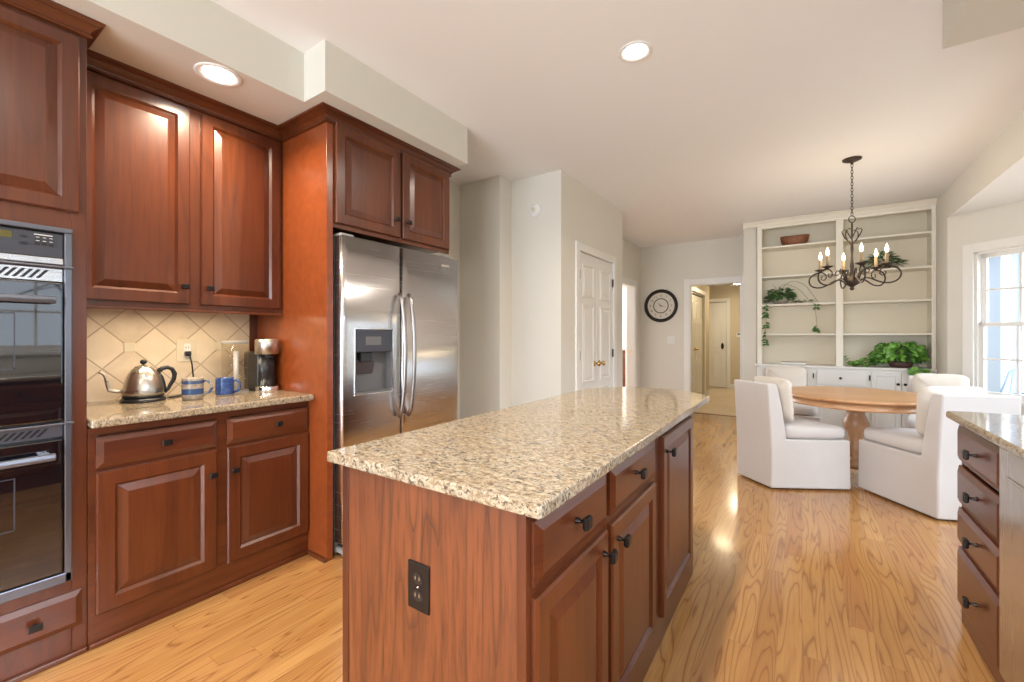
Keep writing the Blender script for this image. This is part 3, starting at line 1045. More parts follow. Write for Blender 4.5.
# refrigerator
t = thing('refrigerator', (-2.5, 1.92, 0), 'stainless steel side by side refrigerator with water and ice dispenser', 'refrigerator')
RX = -2.108
ya, yb, ym = 1.448, 2.432, 1.880
m = MB().box(-2.83, RX - 0.075, ya + 0.008, 2.368, 0.012, 1.800)
m.build('body', 'midgrey', t, 0.004)
MB().box(-2.80, RX - 0.03, ya + 0.02, 2.35, 0.02, 0.075).build('kick_grille', 'black', t, 0.004)
for (p0, p1) in ((ya, ya + 0.10), (2.27, 2.37)):
    m = MB().box(RX - 0.11, RX - 0.02, p0 + 0.005, p1 - 0.01, 1.798, 1.822)
    m.build('hinge_cover', 'midgrey', t, 0.006)
m = MB().box(RX - 0.07, RX - 0.005, ya + 0.004, ya + 0.05, 0.03, 0.055)
m.tube([(RX - 0.02, ya + 0.02, 0.022), (RX - 0.02, ya + 0.045, 0.022)], 0.02, 12)
m.build('roller_foot', 'midgrey', t)


def fridge_door(p0, p1, z0, z1, hole=None):
    """Door with rounded vertical edges and, for the freezer, a dispenser opening."""
    m = MB()
    d0 = RX - 0.07
    ed = 0.022

    def prof(y):
        e = min(y - p0, p1 - y)
        r = ed
        k = 0 if e >= r else r - math.sqrt(max(0, r * r - (r - e) ** 2))
        c_ = 0.006 * (1 - ((2 * (y - p0) / (p1 - p0) - 1) ** 2))
        return RX - 0.006 - k + c_
    ys = sorted(set([p0 + ed * q for q in (0, .15, .4, .7, 1)] + [p1 - ed * q for q in (0, .15, .4, .7, 1)] + [p0 + (p1 - p0) * i / 10 for i in range(1, 10)] + (list(hole[:2]) if hole else [])))
    zs = sorted(set([z0, z1] + (list(hole[2:]) if hole else [])))
    V = {}
    for y_ in ys:
        for z_ in zs:
            V[(y_, z_)] = m.v((prof(y_), y_, z_))
    for i in range(len(ys) - 1):
        for j in range(len(zs) - 1):
            if hole and ys[i] >= hole[0] - 1e-6 and ys[i + 1] <= hole[1] + 1e-6 and zs[j] >= hole[2] - 1e-6 and zs[j + 1] <= hole[3] + 1e-6:
                continue
            m.face([V[(ys[i], zs[j])], V[(ys[i + 1], zs[j])], V[(ys[i + 1], zs[j + 1])], V[(ys[i], zs[j + 1])]], True)
    B = [m.v((d0, y_, z_)) for (y_, z_) in ((p0, z0), (p1, z0), (p1, z1), (p0, z1))]
    m.face(B)
    for z_, q in ((z0, (B[0], B[1])), (z1, (B[3], B[2]))):
        m.face([q[0]] + [V[(y_, z_)] for y_ in ys] + [q[1]])
    m.face([B[0], B[3], V[(p0, z1)]] + ([V[(p0, z_)] for z_ in zs[1:-1]][::-1]) + [V[(p0, z0)]])
    m.face([B[1], B[2], V[(p1, z1)]] + ([V[(p1, z_)] for z_ in zs[1:-1]][::-1]) + [V[(p1, z0)]])
    return m


hole = (1.530, 1.800, 0.905, 1.282)
dl = fridge_door(ya, ym - 0.004, 0.085, 1.805, hole).build('freezer_door', 'steel', t)
dr = fridge_door(ym + 0.004, yb, 0.085, 1.805).build('refrigerator_door', 'steel', t)
# dispenser recess
m = MB()
h0, h1, k0, k1 = hole
bx = RX - 0.062
m.box(bx - 0.003, bx, h0, h1, k0, k1)
m.box(bx, RX - 0.002, h0, h0 + 0.006, k0, k1).box(bx, RX - 0.002, h1 - 0.006, h1, k0, k1)
m.box(bx, RX, h0, h1, k0, k0 + 0.012)
m.build('dispenser_recess', 'recess', dl)
pn = MB().box(bx, RX + 0.001, h0 + 0.004, h1 - 0.004, 1.148, k1 - 0.002).build('dispenser_panel', 'darkgrey', dl, 0.004)
MB().box(RX, RX + 0.0025, h0 + 0.07, h1 - 0.09, 1.19, 1.24).build('display', 'recess', pn)
MB().box(bx + 0.01, RX - 0.015, h0 + 0.05, h0 + 0.13, 1.09, 1.148).build('spout', 'black', dl, 0.004)
MB().hexa([(bx, h0 + 0.03, 1.02), (bx, h0 + 0.16, 1.02), (bx + 0.012, h0 + 0.16, 1.02), (bx + 0.012, h0 + 0.03, 1.02)], [(bx, h0 + 0.03, 1.10), (bx, h0 + 0.16, 1.10), (bx + 0.03, h0 + 0.16, 1.10), (bx + 0.03, h0 + 0.03, 1.10)]).build('paddle', 'darksteel', dl, 0.003)
m = MB()
for (b0, b1, c0, c1) in ((h0 - 0.008, h1 + 0.008, k1 - 0.001, k1 + 0.007), (h0 - 0.008, h1 + 0.008, k0 - 0.007, k0 + 0.001), (h0 - 0.008, h0 + 0.001, k0, k1), (h1 - 0.001, h1 + 0.008, k0, k1)):
    m.box(RX - 0.008, RX + 0.003, b0, b1, c0, c1)
m.build('dispenser_bezel', 'chrome', dl, 0.002)
for (yh, par) in ((ym - 0.038, dl), (ym + 0.038, dr)):
    m = MB()
    path = []
    for i in range(21):
        q = i / 20
        z_ = 0.735 + 0.775 * q
        path.append((RX + 0.010 + 0.058 * math.sin(PI * min(max(q, 0.0), 1.0)) ** 0.45, yh, z_))
    m.tube(path, 0.013, 12, flat=0.9)
    m.build('handle', 'handle', par)
MB().box(RX - 0.003, RX - 0.0005 + 0.0015, 2.235, 2.315, 1.735, 1.750).build('nameplate', 'chrome', dr)

# ------------------------------------------------------------------ island
t = thing('kitchen_island', (-0.78, 1.65, 0), 'cherry kitchen island cabinet under the big granite slab', 'kitchen island')
IX0, IX1, IY0, IY1 = -1.10, -0.474, 0.755, 2.40
MB().box(IX0 + 0.004, IX1 - 0.024, IY0 + 0.012, IY1, 0.0, 0.878).build('body', 'cherryZ', t)
MB().box(IX0 + 0.028, IX1 - 0.024, IY0 + 0.003, IY0 + 0.012, 0.0, 0.878).build('end_panel', 'veneer', t)
MB().box(IX0, IX0 + 0.028, IY0, IY0 + 0.014, 0.0, 0.878).build('corner_stile', 'cherryZ', t, 0.002)
m = MB()
m.box(IX1 - 0.024, IX1, IY0, IY1, 0, 0.878)
m.build('face_frame', 'cherryZ', t, 0.0015)
T_ = frontal(IX1, 1)
kk = dict(w=0.030, h=0.030, ln=1.2)
cab_drawer(T_, 0.772, 1.168, 0.716, 0.852, t, kn=(0.955, 0.795), kw=kk)
cab_door(T_, 0.772, 1.168, 0.118, 0.692, t, kn=(1.130, 0.640), kw=kk)
cab_drawer(T_, 1.200, 1.650, 0.716, 0.852, t, kn=(1.40, 0.795), kw=kk)
cab_door(T_, 1.200, 1.650, 0.118, 0.692, t, kn=(1.240, 0.640), kw=kk)
cab_door(T_, 1.755, 2.30, 0.118, 0.840, t, kn=(1.800, 0.775), kw=kk)

m = MB()
pts = [(-1.125, 0.722), (-0.426, 0.722), (-0.420, 0.728), (-0.420, 2.56), (-0.60, 2.76), (-0.93, 2.76), (-1.125, 2.50)]
m.prism(pts, 0.884, 0.914)
o = m.build('island_countertop', 'granite', None, 0.009, 3)
origin_to(o, (-0.78, 1.65, 0.884))
meta(o, 'large speckled granite slab with clipped corners on the kitchen island', 'countertop')

t = thing('island_outlet', (-0.79, IY0, 0.62), 'dark brown duplex outlet on the end panel of the island', 'outlet')
OY = frontal_y(IY0 + 0.003, -1)
MB().box(-0.825, -0.752, IY0 - 0.003, IY0 + 0.003, 0.562, 0.680).build('cover_plate', 'bronze', t, 0.0025)
for zc in (0.642, 0.600):
    r = MB()
    r.rings([[OY(-0.7885 + 0.0165 * math.cos(q), zc + 0.0135 * math.sin(q), e) for q in (2 * PI * i / 20 for i in range(20))] for e in (0.005, 0.0072)], smooth=False)
    r = r.build('receptacle', 'black', t)
    MB().box(-0.797, -0.7945, IY0 - 0.0048, IY0 - 0.003, zc - 0.003, zc + 0.006).box(-0.7835, -0.781, IY0 - 0.0048, IY0 - 0.003, zc - 0.003, zc + 0.006).build('slot', 'chrome', r)
MB().ball((-0.7885, IY0 - 0.003, 0.621), 0.003, 8).build('screw', 'chrome', t)

# ------------------------------------------------------------------ right run
KX = 0.577
K = frontal(KX, -1)
t = thing('drawer_cabinet', (0.87, 2.39, 0), 'cherry base cabinet with a stack of four drawers beside the dishwasher', 'cabinet')
MB().box(KX + 0.02, 1.17, 2.142, 2.652, 0.0, 0.878).build('body', 'cherryZ', t)
m = MB().box(KX, KX + 0.02, 2.142, 2.16, 0, 0.878).box(KX, KX + 0.02, 2.634, 2.652, 0, 0.878).box(KX, KX + 0.02, 2.16, 2.634, 0, 0.075)
for z0, z1 in ((0.325, 0.345), (0.500, 0.518), (0.69, 0.70), (0.860, 0.878)):
    m.box(KX, KX + 0.02, 2.16, 2.634, z0, z1)
m.build('face_frame', 'cherryY', t, 0.0015)
for (z0, z1) in ((0.706, 0.856), (0.522, 0.682), (0.350, 0.500), (0.082, 0.330)):
    kz = (z0 + z1) / 2 if z1 < 0.34 or z0 > 0.7 else (z0 + z1) / 2 + 0.012
    cab_drawer(K, 2.148, 2.645, z0, z1, t, kn=(2.375, kz), kw=dict(w=0.026, h=0.036, ln=1.25))
t = thing('dishwasher', (0.87, 1.83, 0), 'stainless steel dishwasher between the cherry cabinets under the sink counter', 'dishwasher')
MB().box(KX + 0.03, 1.15, 1.538, 2.136, 0.10, 0.872).build('body', 'midgrey', t)
MB().box(KX - 0.022, KX + 0.03, 1.536, 2.137, 0.10, 0.868).build('door', 'steelv', t, 0.004)
MB().box(KX + 0.05, KX + 0.07, 1.538, 2.136, 0.0, 0.10).build('kick_plate', 'black', t)
MB().box(KX - 0.026, KX - 0.021, 1.60, 2.07, 0.775, 0.785).build('handle_lip', 'steelv', t, 0.002)
t = thing('sink_cabinet', (0.87, 0.36, 0), 'long cherry base cabinet under the sink window', 'cabinet')
MB().box(KX, 1.17, -0.80, 1.53, 0.0, 0.878).build('body', 'cherryZ', t)
for i in range(4):
    a_ = -0.79 + i * 0.58
    cab_door(K, a_, a_ + 0.555, 0.12, 0.69, t, kn=(a_ + (0.52 if i % 2 == 0 else 0.035), 0.63))
    cab_drawer(K, a_, a_ + 0.555, 0.715, 0.85, t)
m = MB().prism([(0.524, -0.82), (1.178, -0.82), (1.178, 2.672), (0.60, 2.672), (0.524, 2.640)], 0.884, 0.914)
o = m.build('sink_countertop', 'granite', None, 0.009, 3)
origin_to(o, (0.85, 0.9, 0.884))
meta(o, 'speckled granite countertop over the drawer cabinet and dishwasher', 'countertop')

# ------------------------------------------------------------------ things on the kettle counter
KC = (-2.765, 0.762)
t = thing('kettle', (KC[0], KC[1], 0.914), 'brushed steel gooseneck electric kettle on its black base', 'kettle', local=True)
b = MB()
b.lathe([(0.090, 0.0), (0.092, 0.006), (0.088, 0.016), (0.070, 0.020)], seg=36).build('power_base', 'black', t)
b = MB()
b.lathe([(0.080, 0.021), (0.083, 0.026), (0.083, 0.033)], seg=36).build('base_ring', 'black', t)
b = MB()
b.lathe([(0.081, 0.033), (0.0815, 0.045), (0.080, 0.065), (0.076, 0.090), (0.068, 0.118), (0.057, 0.143), (0.045, 0.160), (0.036, 0.168), (0.034, 0.171)], seg=40).build('body', 'kettle', t)
ld = MB()
ld.lathe([(0.036, 0.170), (0.033, 0.175), (0.012, 0.181), (0.004, 0.183)], seg=28)
ld = ld.build('lid', 'kettle', t)
MB().lathe([(0.005, 0.180), (0.005, 0.186), (0.013, 0.191), (0.015, 0.199), (0.011, 0.207), (0.003, 0.210)], seg=16).build('knob', 'black', ld)
sp = MB()
ctl = [(-0.070, 0.055), (-0.100, 0.058), (-0.128, 0.066), (-0.133, 0.085), (-0.137, 0.110), (-0.141, 0.132), (-0.150, 0.148), (-0.165, 0.157)]
ang = Vector((0.10, 0.995)).normalized()
sp.tube([(ang.x * r, ang.y * r, z) for r, z in ctl], [0.011, 0.0095, 0.0085, 0.0075, 0.007, 0.0065, 0.006, 0.006], 12).build('spout', 'kettle', t)
hd = MB()
ctl = [(0.058, 0.145), (0.074, 0.160), (0.096, 0.165), (0.116, 0.156), (0.127, 0.130), (0.123, 0.100), (0.108, 0.072), (0.100, 0.052), (0.084, 0.036)]
hd.tube([(ang.x * r, ang.y * r, z) for r, z in ctl], [0.012, 0.011, 0.010, 0.010, 0.011, 0.0105, 0.009, 0.008, 0.008], 12)
hd.build('handle', 'black', t)
hd = MB()
hd.tube([(ang.x * r, ang.y * r, z) for r, z in ((0.060, 0.140), (0.072, 0.115), (0.080, 0.085), (0.084, 0.055), (0.084, 0.036))], 0.009, 10).build('handle_mount', 'black', t)
c = MB()
c.tube([(-2.926, 1.005, 1.142), (-2.905, 1.005, 1.141), (-2.893, 1.006, 1.128), (-2.888, 1.012, 1.08), (-2.885, 1.02, 1.0), (-2.880, 1.02, 0.94), (-2.868, 1.0, 0.920), (-2.83, 0.95, 0.9185), (-2.79, 0.90, 0.9185), (-2.762, 0.862, 0.9185)], 0.0042, 8)
cb = MB()
pts = [(-2.926, 1.005, 1.142), (-2.900, 1.005, 1.140), (-2.892, 1.007, 1.125), (-2.888, 1.014, 1.08), (-2.885, 1.02, 1.0), (-2.880, 1.02, 0.94), (-2.868, 1.0, 0.920), (-2.83, 0.95, 0.9187), (-2.79, 0.90, 0.9187), (-2.762, 0.862, 0.9187)]
c.b.free()
cb.tube([(p[0] - KC[0], p[1] - KC[1], p[2] - 0.914) for p in pts], 0.0042, 8)
cord = cb.build('power_cord', 'black', t)
pg = MB()
pg.box(-2.9315 - KC[0], -2.905 - KC[0], 0.991 - KC[1], 1.019 - KC[1], 1.128 - 0.914, 1.156 - 0.914)
pg.build('plug', 'black', cord, 0.004)


def mug(x, y, r, hgt, mat, ang, label):
    t = thing('mug', (x, y, 0.914), label, 'mug', 'stoneware mugs on the kettle counter', rz=ang)
    m = MB()
    m.lathe([(r * 0.86, 0.0), (r * 0.97, 0.005), (r, 0.02), (r, hgt - 0.004), (r * 0.985, hgt), (r * 0.93, hgt - 0.003), (r * 0.92, 0.012), (0.002, 0.008)], seg=32)
    m.build('cup', mat, t)
    m = MB()
    pts = [(r * 0.95, 0, hgt * 0.82), (r * 1.3, 0, hgt * 0.86), (r * 1.68, 0, hgt * 0.68), (r * 1.72, 0, hgt * 0.46), (r * 1.45, 0, hgt * 0.26), (r * 0.95, 0, hgt * 0.16)]
    m.tube(pts, 0.0062, 8)
    m.build('handle', mat, t)
    return t


mug(-2.625, 0.925, 0.047, 0.112, 'mug_striped', math.radians(62), 'tall stoneware mug with blue and cream stripes')
mug(-2.645, 1.082, 0.043, 0.098, 'mug_blue', math.radians(55), 'solid blue speckled stoneware mug nearer the coffee maker')

# coffee maker
t = thing('coffee_maker', (-2.74, 1.28, 0.914), 'steel and black single cup coffee maker with a clear water tank', 'coffee maker', local=True)
q0 = Vector((-2.74, 1.28))
m = MB()
m.lathe([(0.062, 0.0), (0.063, 0.004), (0.063, 0.028), (0.060, 0.032)], c=(0.085, 0.035, 0), seg=32).build('drip_base', 'chrome', t)
m = MB().box(-0.09, 0.085, -0.020, 0.090, 0.0, 0.235).build('housing', 'black', t, 0.012, 3)
m = MB()
m.lathe([(0.060, 0.22), (0.064, 0.224), (0.064, 0.300), (0.061, 0.308), (0.050, 0.313), (0.004, 0.314)], c=(0.082, 0.035, 0), seg=36).build('brew_head', 'kettle', t)
m = MB().lathe([(0.030, 0.195), (0.034, 0.222)], c=(0.092, 0.035, 0), seg=20).build('brew_spout', 'black', t)
m = MB().lathe([(0.055, 0.030), (0.055, 0.225)], c=(0.06, 0.035, 0), seg=28).build('front_shell', 'black', t)
tk = MB()
oct_ = []
for i in range(20):
    a = 2 * PI * i / 20
    ca, sa = math.cos(a), math.sin(a)
    oct_.append((-0.02 + 0.068 * math.copysign(abs(ca) ** 0.6, ca), -0.095 + 0.060 * math.copysign(abs(sa) ** 0.6, sa)))
tk.rings([[(x, y, z) for x, y in oct_] for z in (0.012, 0.285)], smooth=True)
tk = tk.build('water_tank', 'tank', t)
m = MB().rings([[(-0.02 + (x + 0.02) * k, -0.095 + (y + 0.095) * k, z) for x, y in oct_] for k, z in ((1.03, 0.284), (1.03, 0.296), (0.9, 0.302))], smooth=False).build('tank_lid', 'midgrey', t)
m = MB().rings([[(-0.02 + (x + 0.02) * 1.02, -0.095 + (y + 0.095) * 1.02, z) for x, y in oct_] for z in (0.0, 0.012)], smooth=False).build('tank_base', 'midgrey', t)
m = MB().tube([(-0.02, -0.09, 0.013), (-0.02, -0.09, 0.24)], 0.014, 12).build('filter_tube', 'plate', tk)

# ------------------------------------------------------------------ ceiling fixtures


def downlight(x, y, z, label, r=0.062, power=26, color=(1.0, 0.90, 0.78)):
    t = thing('recessed_light', (x, y, z), label, 'ceiling light', 'recessed ceiling lights', local=True)
    m = MB()
    m.lathe([(r * 1.0, 0.004), (r * 1.02, -0.002), (r * 1.38, -0.006), (r * 1.45, -0.003), (r * 1.45, 0.0)], seg=40, cap0=False, cap1=False).build('trim_ring', 'plate', t)
    m = MB()
    m.lathe([(0.002, -0.0012), (r * 0.98, -0.0012), (r * 1.0, 0.001)], seg=36, cap0=True, cap1=False).build('lens', 'lamp', t)
    area('recessed_lamp', (x, y, z - 0.012), (0, 0, 0), r * 1.7, r * 1.7, power, color, 'DISK', math.radians(150))


downlight(-0.73, 2.245, CZ, 'round recessed ceiling light above the far end of the island', 0.060, 20)
downlight(-2.300, 0.915, SZ, 'round recessed light in the soffit over the kettle counter', 0.066, 13, (1.0, 0.84, 0.62))
for (x, y) in ((-0.73, 0.2), (-1.6, -1.2), (0.3, -1.4)):  # extra cans out of view, added to fill the room with light
    downlight(x, y, CZ, 'round recessed ceiling light behind the photographer', 0.060, 16)

# ------------------------------------------------------------------ built-in bookcase
BX0, BX1, BF, BB = -0.49, 1.218, 6.50, 6.825
t = thing('built_in_bookcase', (0.34, 6.66, 0.88), 'white built-in bookcase with open shelves from the base cabinet to the ceiling', 'bookcase')
MB().box(BX0, BX1, BB - 0.02, BB, 0.88, CZ - 0.003).build('back_panel', 'caseback', t)
m = MB()
m.box(BX0, BX0 + 0.02, BF + 0.02, BB - 0.02, 0.88, CZ - 0.003).box(BX1 - 0.02, BX1, BF + 0.02, BB - 0.02, 0.88, CZ - 0.003).box(0.352, 0.398, BF + 0.02, BB - 0.02, 0.88, CZ - 0.003)
m.build('upright', 'casew', t)
m = MB()
m.box(BX0, -0.434, BF, BF + 0.02, 0.88, 2.64).box(0.340, 0.410, BF, BF + 0.02, 0.88, 2.64).box(1.182, BX1, BF, BF + 0.02, 0.88, 2.64).box(BX0, BX1, BF, BF + 0.02, 2.64, CZ - 0.003)
m.build('face_frame', 'casew', t, 0.002)
crown_mb(MB(), [(BX1 + 0.001, BF), (BX0 - 0.16, BF)][::-1], 2.675, CZ - 0.003, 0.055).build('crown_moulding', 'casew', t)
for z_ in (2.405, 2.022, 1.655, 1.275):
    for p0, p1 in ((BX0 + 0.02, 0.352), (0.398, BX1 - 0.02)):
        MB().box(p0, p1, BF + 0.015, BB - 0.02, z_ - 0.022, z_).build('shelf', 'casew', t, 0.002)

t = thing('base_bookcase_cabinet', (0.34, 6.64, 0), 'white base cabinet with drawer and doors below the open bookcase shelves', 'cabinet')
BY = 6.46
Z_ = frontal_y(BY, -1)
MB().box(BX0, BX1, BY + 0.02, BB, 0.0, 0.852).build('body', 'white', t)
MB().box(BX0, BX1, BY, BY + 0.02, 0.0, 0.852).build('face_frame', 'white', t)
MB().box(BX0 - 0.02, BX1, BY - 0.025, BB, 0.854, 0.879).build('countertop', 'white', t, 0.004)
kw_ = dict(w=0.026, h=0.026)


def wdoor(a0, a1, b0, b1, nm, kn):
    m = stepped(MB(), Z_, a0, a1, b0, b1, [(0, 0), (0, 0.016), (0.002, 0.018), (0.045, 0.018), (0.049, 0.010), (0.055, 0.009)] if nm == 'door' else [(0, 0), (0, 0.016), (0.002, 0.018), (0.004, 0.018)])
    o = m.build(nm, 'white', t)
    if kn:
        q = MB()
        q.lathe([(0.008, 0), (0.006, 0.010), (0.013, 0.018), (0.015, 0.024), (0.010, 0.030), (0.002, 0.031)], T=lambda x, y, z: Z_(kn[0] + x, kn[1] + y, 0.018 + z), seg=14)
        q.build('knob', 'bronze', o)
    return o


wdoor(0.152, 0.632, 0.655, 0.825, 'drawer', (0.380, 0.740))
wdoor(0.152, 0.632, 0.10, 0.635, 'door', (0.20, 0.58))
for (a0, a1, k, hx) in ((-0.43, -0.165, -0.20, None), (-0.155, 0.105, -0.12, 0.116), (0.665, 0.922, 0.895, 0.652), (0.930, 1.195, 0.955, None)):
    o = wdoor(a0, a1, 0.10, 0.830, 'door', (k, 0.700))
    if hx:
        m = MB()
        m.box(hx - 0.006, hx + 0.006, BY - 0.014, BY - 0.0005, 0.725, 0.785).build('hinge', 'bronze', o, 0.002)
MB().box(BX0, BX1, BY - 0.012, BY, 0.0, 0.08).build('baseboard', 'white', t, 0.003)

# things on the shelves
t = thing('wooden_bowl', (-0.08, 6.63, 2.4055), 'rough oval carved wooden bowl on the topmost bookshelf', 'bowl', local=True)
m = MB()
rr = []
rnd = random.Random(4)
prof = [(0.62, 0.0), (0.80, 0.012), (0.93, 0.045), (1.0, 0.085), (1.02, 0.098), (0.96, 0.100), (0.90, 0.080), (0.72, 0.035), (0.3, 0.025)]
for k, z in prof:
    rr.append([(0.158 * k * math.cos(a) * (1 + 0.02 * math.sin(5 * a)), 0.095 * k * math.sin(a), z * 1.22 + 0.001 + (0.006 * math.cos(2 * a) if z > 0.02 else 0)) for a in (2 * PI * i / 32 for i in range(32))])
m.rings(rr)
m.build('vessel', 'redwood', t)

t = thing('book', (-0.09, 6.62, 0.88), 'flat pale book lying on the cabinet ledge below the trailing ivy', 'book', local=True)
MB().box(-0.135, 0.135, -0.09, 0.09, 0.0, 0.003).box(-0.135, 0.135, -0.09, 0.09, 0.027, 0.030).box(-0.135, 0.135, 0.087, 0.09, 0.003, 0.027).build('cover', 'paper', t, 0.0008)
MB().box(-0.130, 0.130, -0.086, 0.086, 0.0032, 0.0268).build('page_block', 'plate', t)


def add_leaf(m, p, dirv, up, L, Wd, droop=0.35):
    d = Vector(dirv).normalized()
    u = Vector(up)
    s_ = d.cross(u)
    if s_.length < 1e-4:
        s_ = d.orthogonal()
    s_.normalize()
    u = s_.cross(d).normalized()
    p = Vector(p)
    prof = [(0.0, 0.10), (0.10, 0.62), (0.30, 1.0), (0.55, 0.86), (0.78, 0.48), (1.0, 0.03)]
    mid, lf, rt = [], [], []
    for q, w in prof:
        c_ = p + d * (L * q) - u * (droop * L * q * q)
        mid.append(m.v(c_))
        lift = 0.22 * Wd * w
        lf.append(m.v(c_ + s_ * (Wd * w * 0.5) + u * lift * 0.6))
        rt.append(m.v(c_ - s_ * (Wd * w * 0.5) + u * lift * 0.6))
    for i in range(len(prof) - 1):
        m.face([mid[i], mid[i + 1], lf[i + 1], lf[i]], True)
        m.face([mid[i], rt[i], rt[i + 1], mid[i + 1]], True)


def tuck(m, front, back, xlo=-9, xhi=9):
    """Keep leaves above the shelf they stand on and clear of the case's back and sides."""
    for v in m.b.verts:
        v.co.y = min(v.co.y, back)
        v.co.x = max(xlo, min(xhi, v.co.x))
        if v.co.y > front:
            v.co.z = max(v.co.z, 0.004)
    return m


def pot_mb(r0, r1, hgt, seg=28):
    return MB().lathe([(r0 * 0.96, 0.0), (r0, 0.004), (r1 * 0.97, hgt * 0.8), (r1 * 1.06, hgt * 0.82), (r1 * 1.06, hgt), (r1 * 0.95, hgt), (r1 * 0.90, hgt * 0.85), (0.002, hgt * 0.84)], seg=seg)


# trailing ivy on the left bay
t = thing('trailing_ivy', (-0.235, 6.655, 1.6555), 'dark green trailing ivy in a grey pot with long bare vines', 'potted plant', local=True)
MB().lathe([(0.055, 0), (0.085, 0.03), (0.098, 0.065), (0.094, 0.095), (0.085, 0.10), (0.080, 0.09), (0.002, 0.085)], seg=30).build('pot', 'pot', t)
rnd = random.Random(11)
m = MB()
for i in range(210):
    a = rnd.uniform(0, 2 * PI)
    e = rnd.uniform(0.0, 1.0)
    r = rnd.uniform(0.05, 0.15)
    y_ = max(-0.15, min(0.11, r * math.sin(a)))
    p = (r * math.cos(a) * 1.05, y_, 0.085 + 0.135 * e * (1 - (r / 0.2) ** 2) - 0.03 * (r > 0.12))
    add_leaf(m, p, (math.cos(a), math.sin(a) * 0.5, rnd.uniform(-0.5, 0.6)), (rnd.uniform(-.4, .4), -0.5, 1), rnd.uniform(0.040, 0.062), rnd.uniform(0.030, 0.045))
for i in range(22):      # runner lying along the shelf
    x = 0.12 + 0.24 * i / 21
    add_leaf(m, (x, -0.10 + rnd.uniform(-.03, .04), 0.008 + rnd.uniform(0.0, 0.02)), (rnd.uniform(-1, 1), rnd.uniform(-1, 0.3), 0.35), (0, -0.3, 1), 0.042, 0.032, 0.1)
for i in range(9):
    add_leaf(m, (-0.13 - 0.05 * rnd.random(), -0.11 + rnd.uniform(-.03, .03), 0.01 + rnd.uniform(0, .04)), (rnd.uniform(-1, 0.2), -0.7, 0.3), (0, -0.3, 1), 0.045, 0.034, 0.2)
tuck(m, -0.15, 0.14, -0.19, 0.5)
m.build('foliage', 'leafd', t)
vines = [
    [(-0.06, -0.06, 0.10), (-0.12, -0.13, 0.05), (-0.155, -0.168, 0.0), (-0.158, -0.172, -0.12), (-0.150, -0.172, -0.25), (-0.162, -0.172, -0.38), (-0.150, -0.172, -0.52)],
    [(0.10, -0.08, 0.05), (0.25, -0.12, 0.02), (0.365, -0.165, 0.012), (0.372, -0.172, -0.10), (0.385, -0.172, -0.24), (0.392, -0.172, -0.34)],
    [(0.02, -0.02, 0.12), (0.03, -0.03, 0.24), (0.14, -0.04, 0.31), (0.27, -0.05, 0.24), (0.34, -0.06, 0.12), (0.40, -0.08, 0.015)],
    [(-0.02, -0.02, 0.12), (-0.03, -0.03, 0.21), (0.05, -0.04, 0.27), (0.20, -0.05, 0.20), (0.30, -0.06, 0.05)],
    [(-0.02, -0.02, 0.12), (-0.05, -0.05, 0.22), (-0.09, -0.06, 0.26)],
]
m = MB()
for v_ in vines:
    P2 = []
    for i in range(len(v_) - 1):
        for k in range(4):
            P2.append(Vector(v_[i]).lerp(Vector(v_[i + 1]), k / 4))
    P2.append(Vector(v_[-1]))
    for _ in range(3):
        P2 = [P2[0]] + [(P2[i - 1] + P2[i] * 2 + P2[i + 1]) / 4 for i in range(1, len(P2) - 1)] + [P2[-1]]
    m.tube(P2, 0.0022, 5)
m.build('stems', 'stem', t)
m = MB()
for (vx, zz) in ((-0.156, (-0.03, -0.055, -0.08, -0.11, -0.14, -0.16, -0.24, -0.27, -0.30, -0.36, -0.40, -0.46, -0.49, -0.52)), (0.385, (-0.03, -0.06, -0.29, -0.32, -0.34, -0.35))):
    for z_ in zz:
        for s_ in (-1, 1):
            if rnd.random() < 0.85:
                add_leaf(m, (vx, -0.174, z_), (s_ * rnd.uniform(0.5, 1), rnd.uniform(-0.5, -0.1), rnd.uniform(-0.7, 0.1)), (0, -1, 0.5), rnd.uniform(0.036, 0.055), rnd.uniform(0.024, 0.034))
m.build('hanging_leaves', 'leafd', t)

# dark plant right bay, second shelf
t = thing('shelf_plant', (0.80, 6.655, 2.0225), 'small dark leafy plant in a low pot behind the chandelier', 'potted plant', local=True)
pot_mb(0.055, 0.070, 0.06).build('pot', 'potd', t)
rnd = random.Random(5)
m = MB()
for i in range(100):
    a = rnd.uniform(0, 2 * PI)
    r = rnd.uniform(0.02, 0.12)
    p = (r * math.cos(a) * 1.5, max(-0.14, min(.08, r * math.sin(a))), 0.045 + 0.21 * rnd.random() * (1 - r / 0.18))
    add_leaf(m, p, (math.cos(a), math.sin(a) * 0.5, rnd.uniform(-0.5, 0.7)), (rnd.uniform(-.4, .4), -0.5, 1), rnd.uniform(0.05, 0.085), rnd.uniform(0.028, 0.045))
tuck(m, -0.15, 0.14)
m.build('foliage', 'leafd', t)

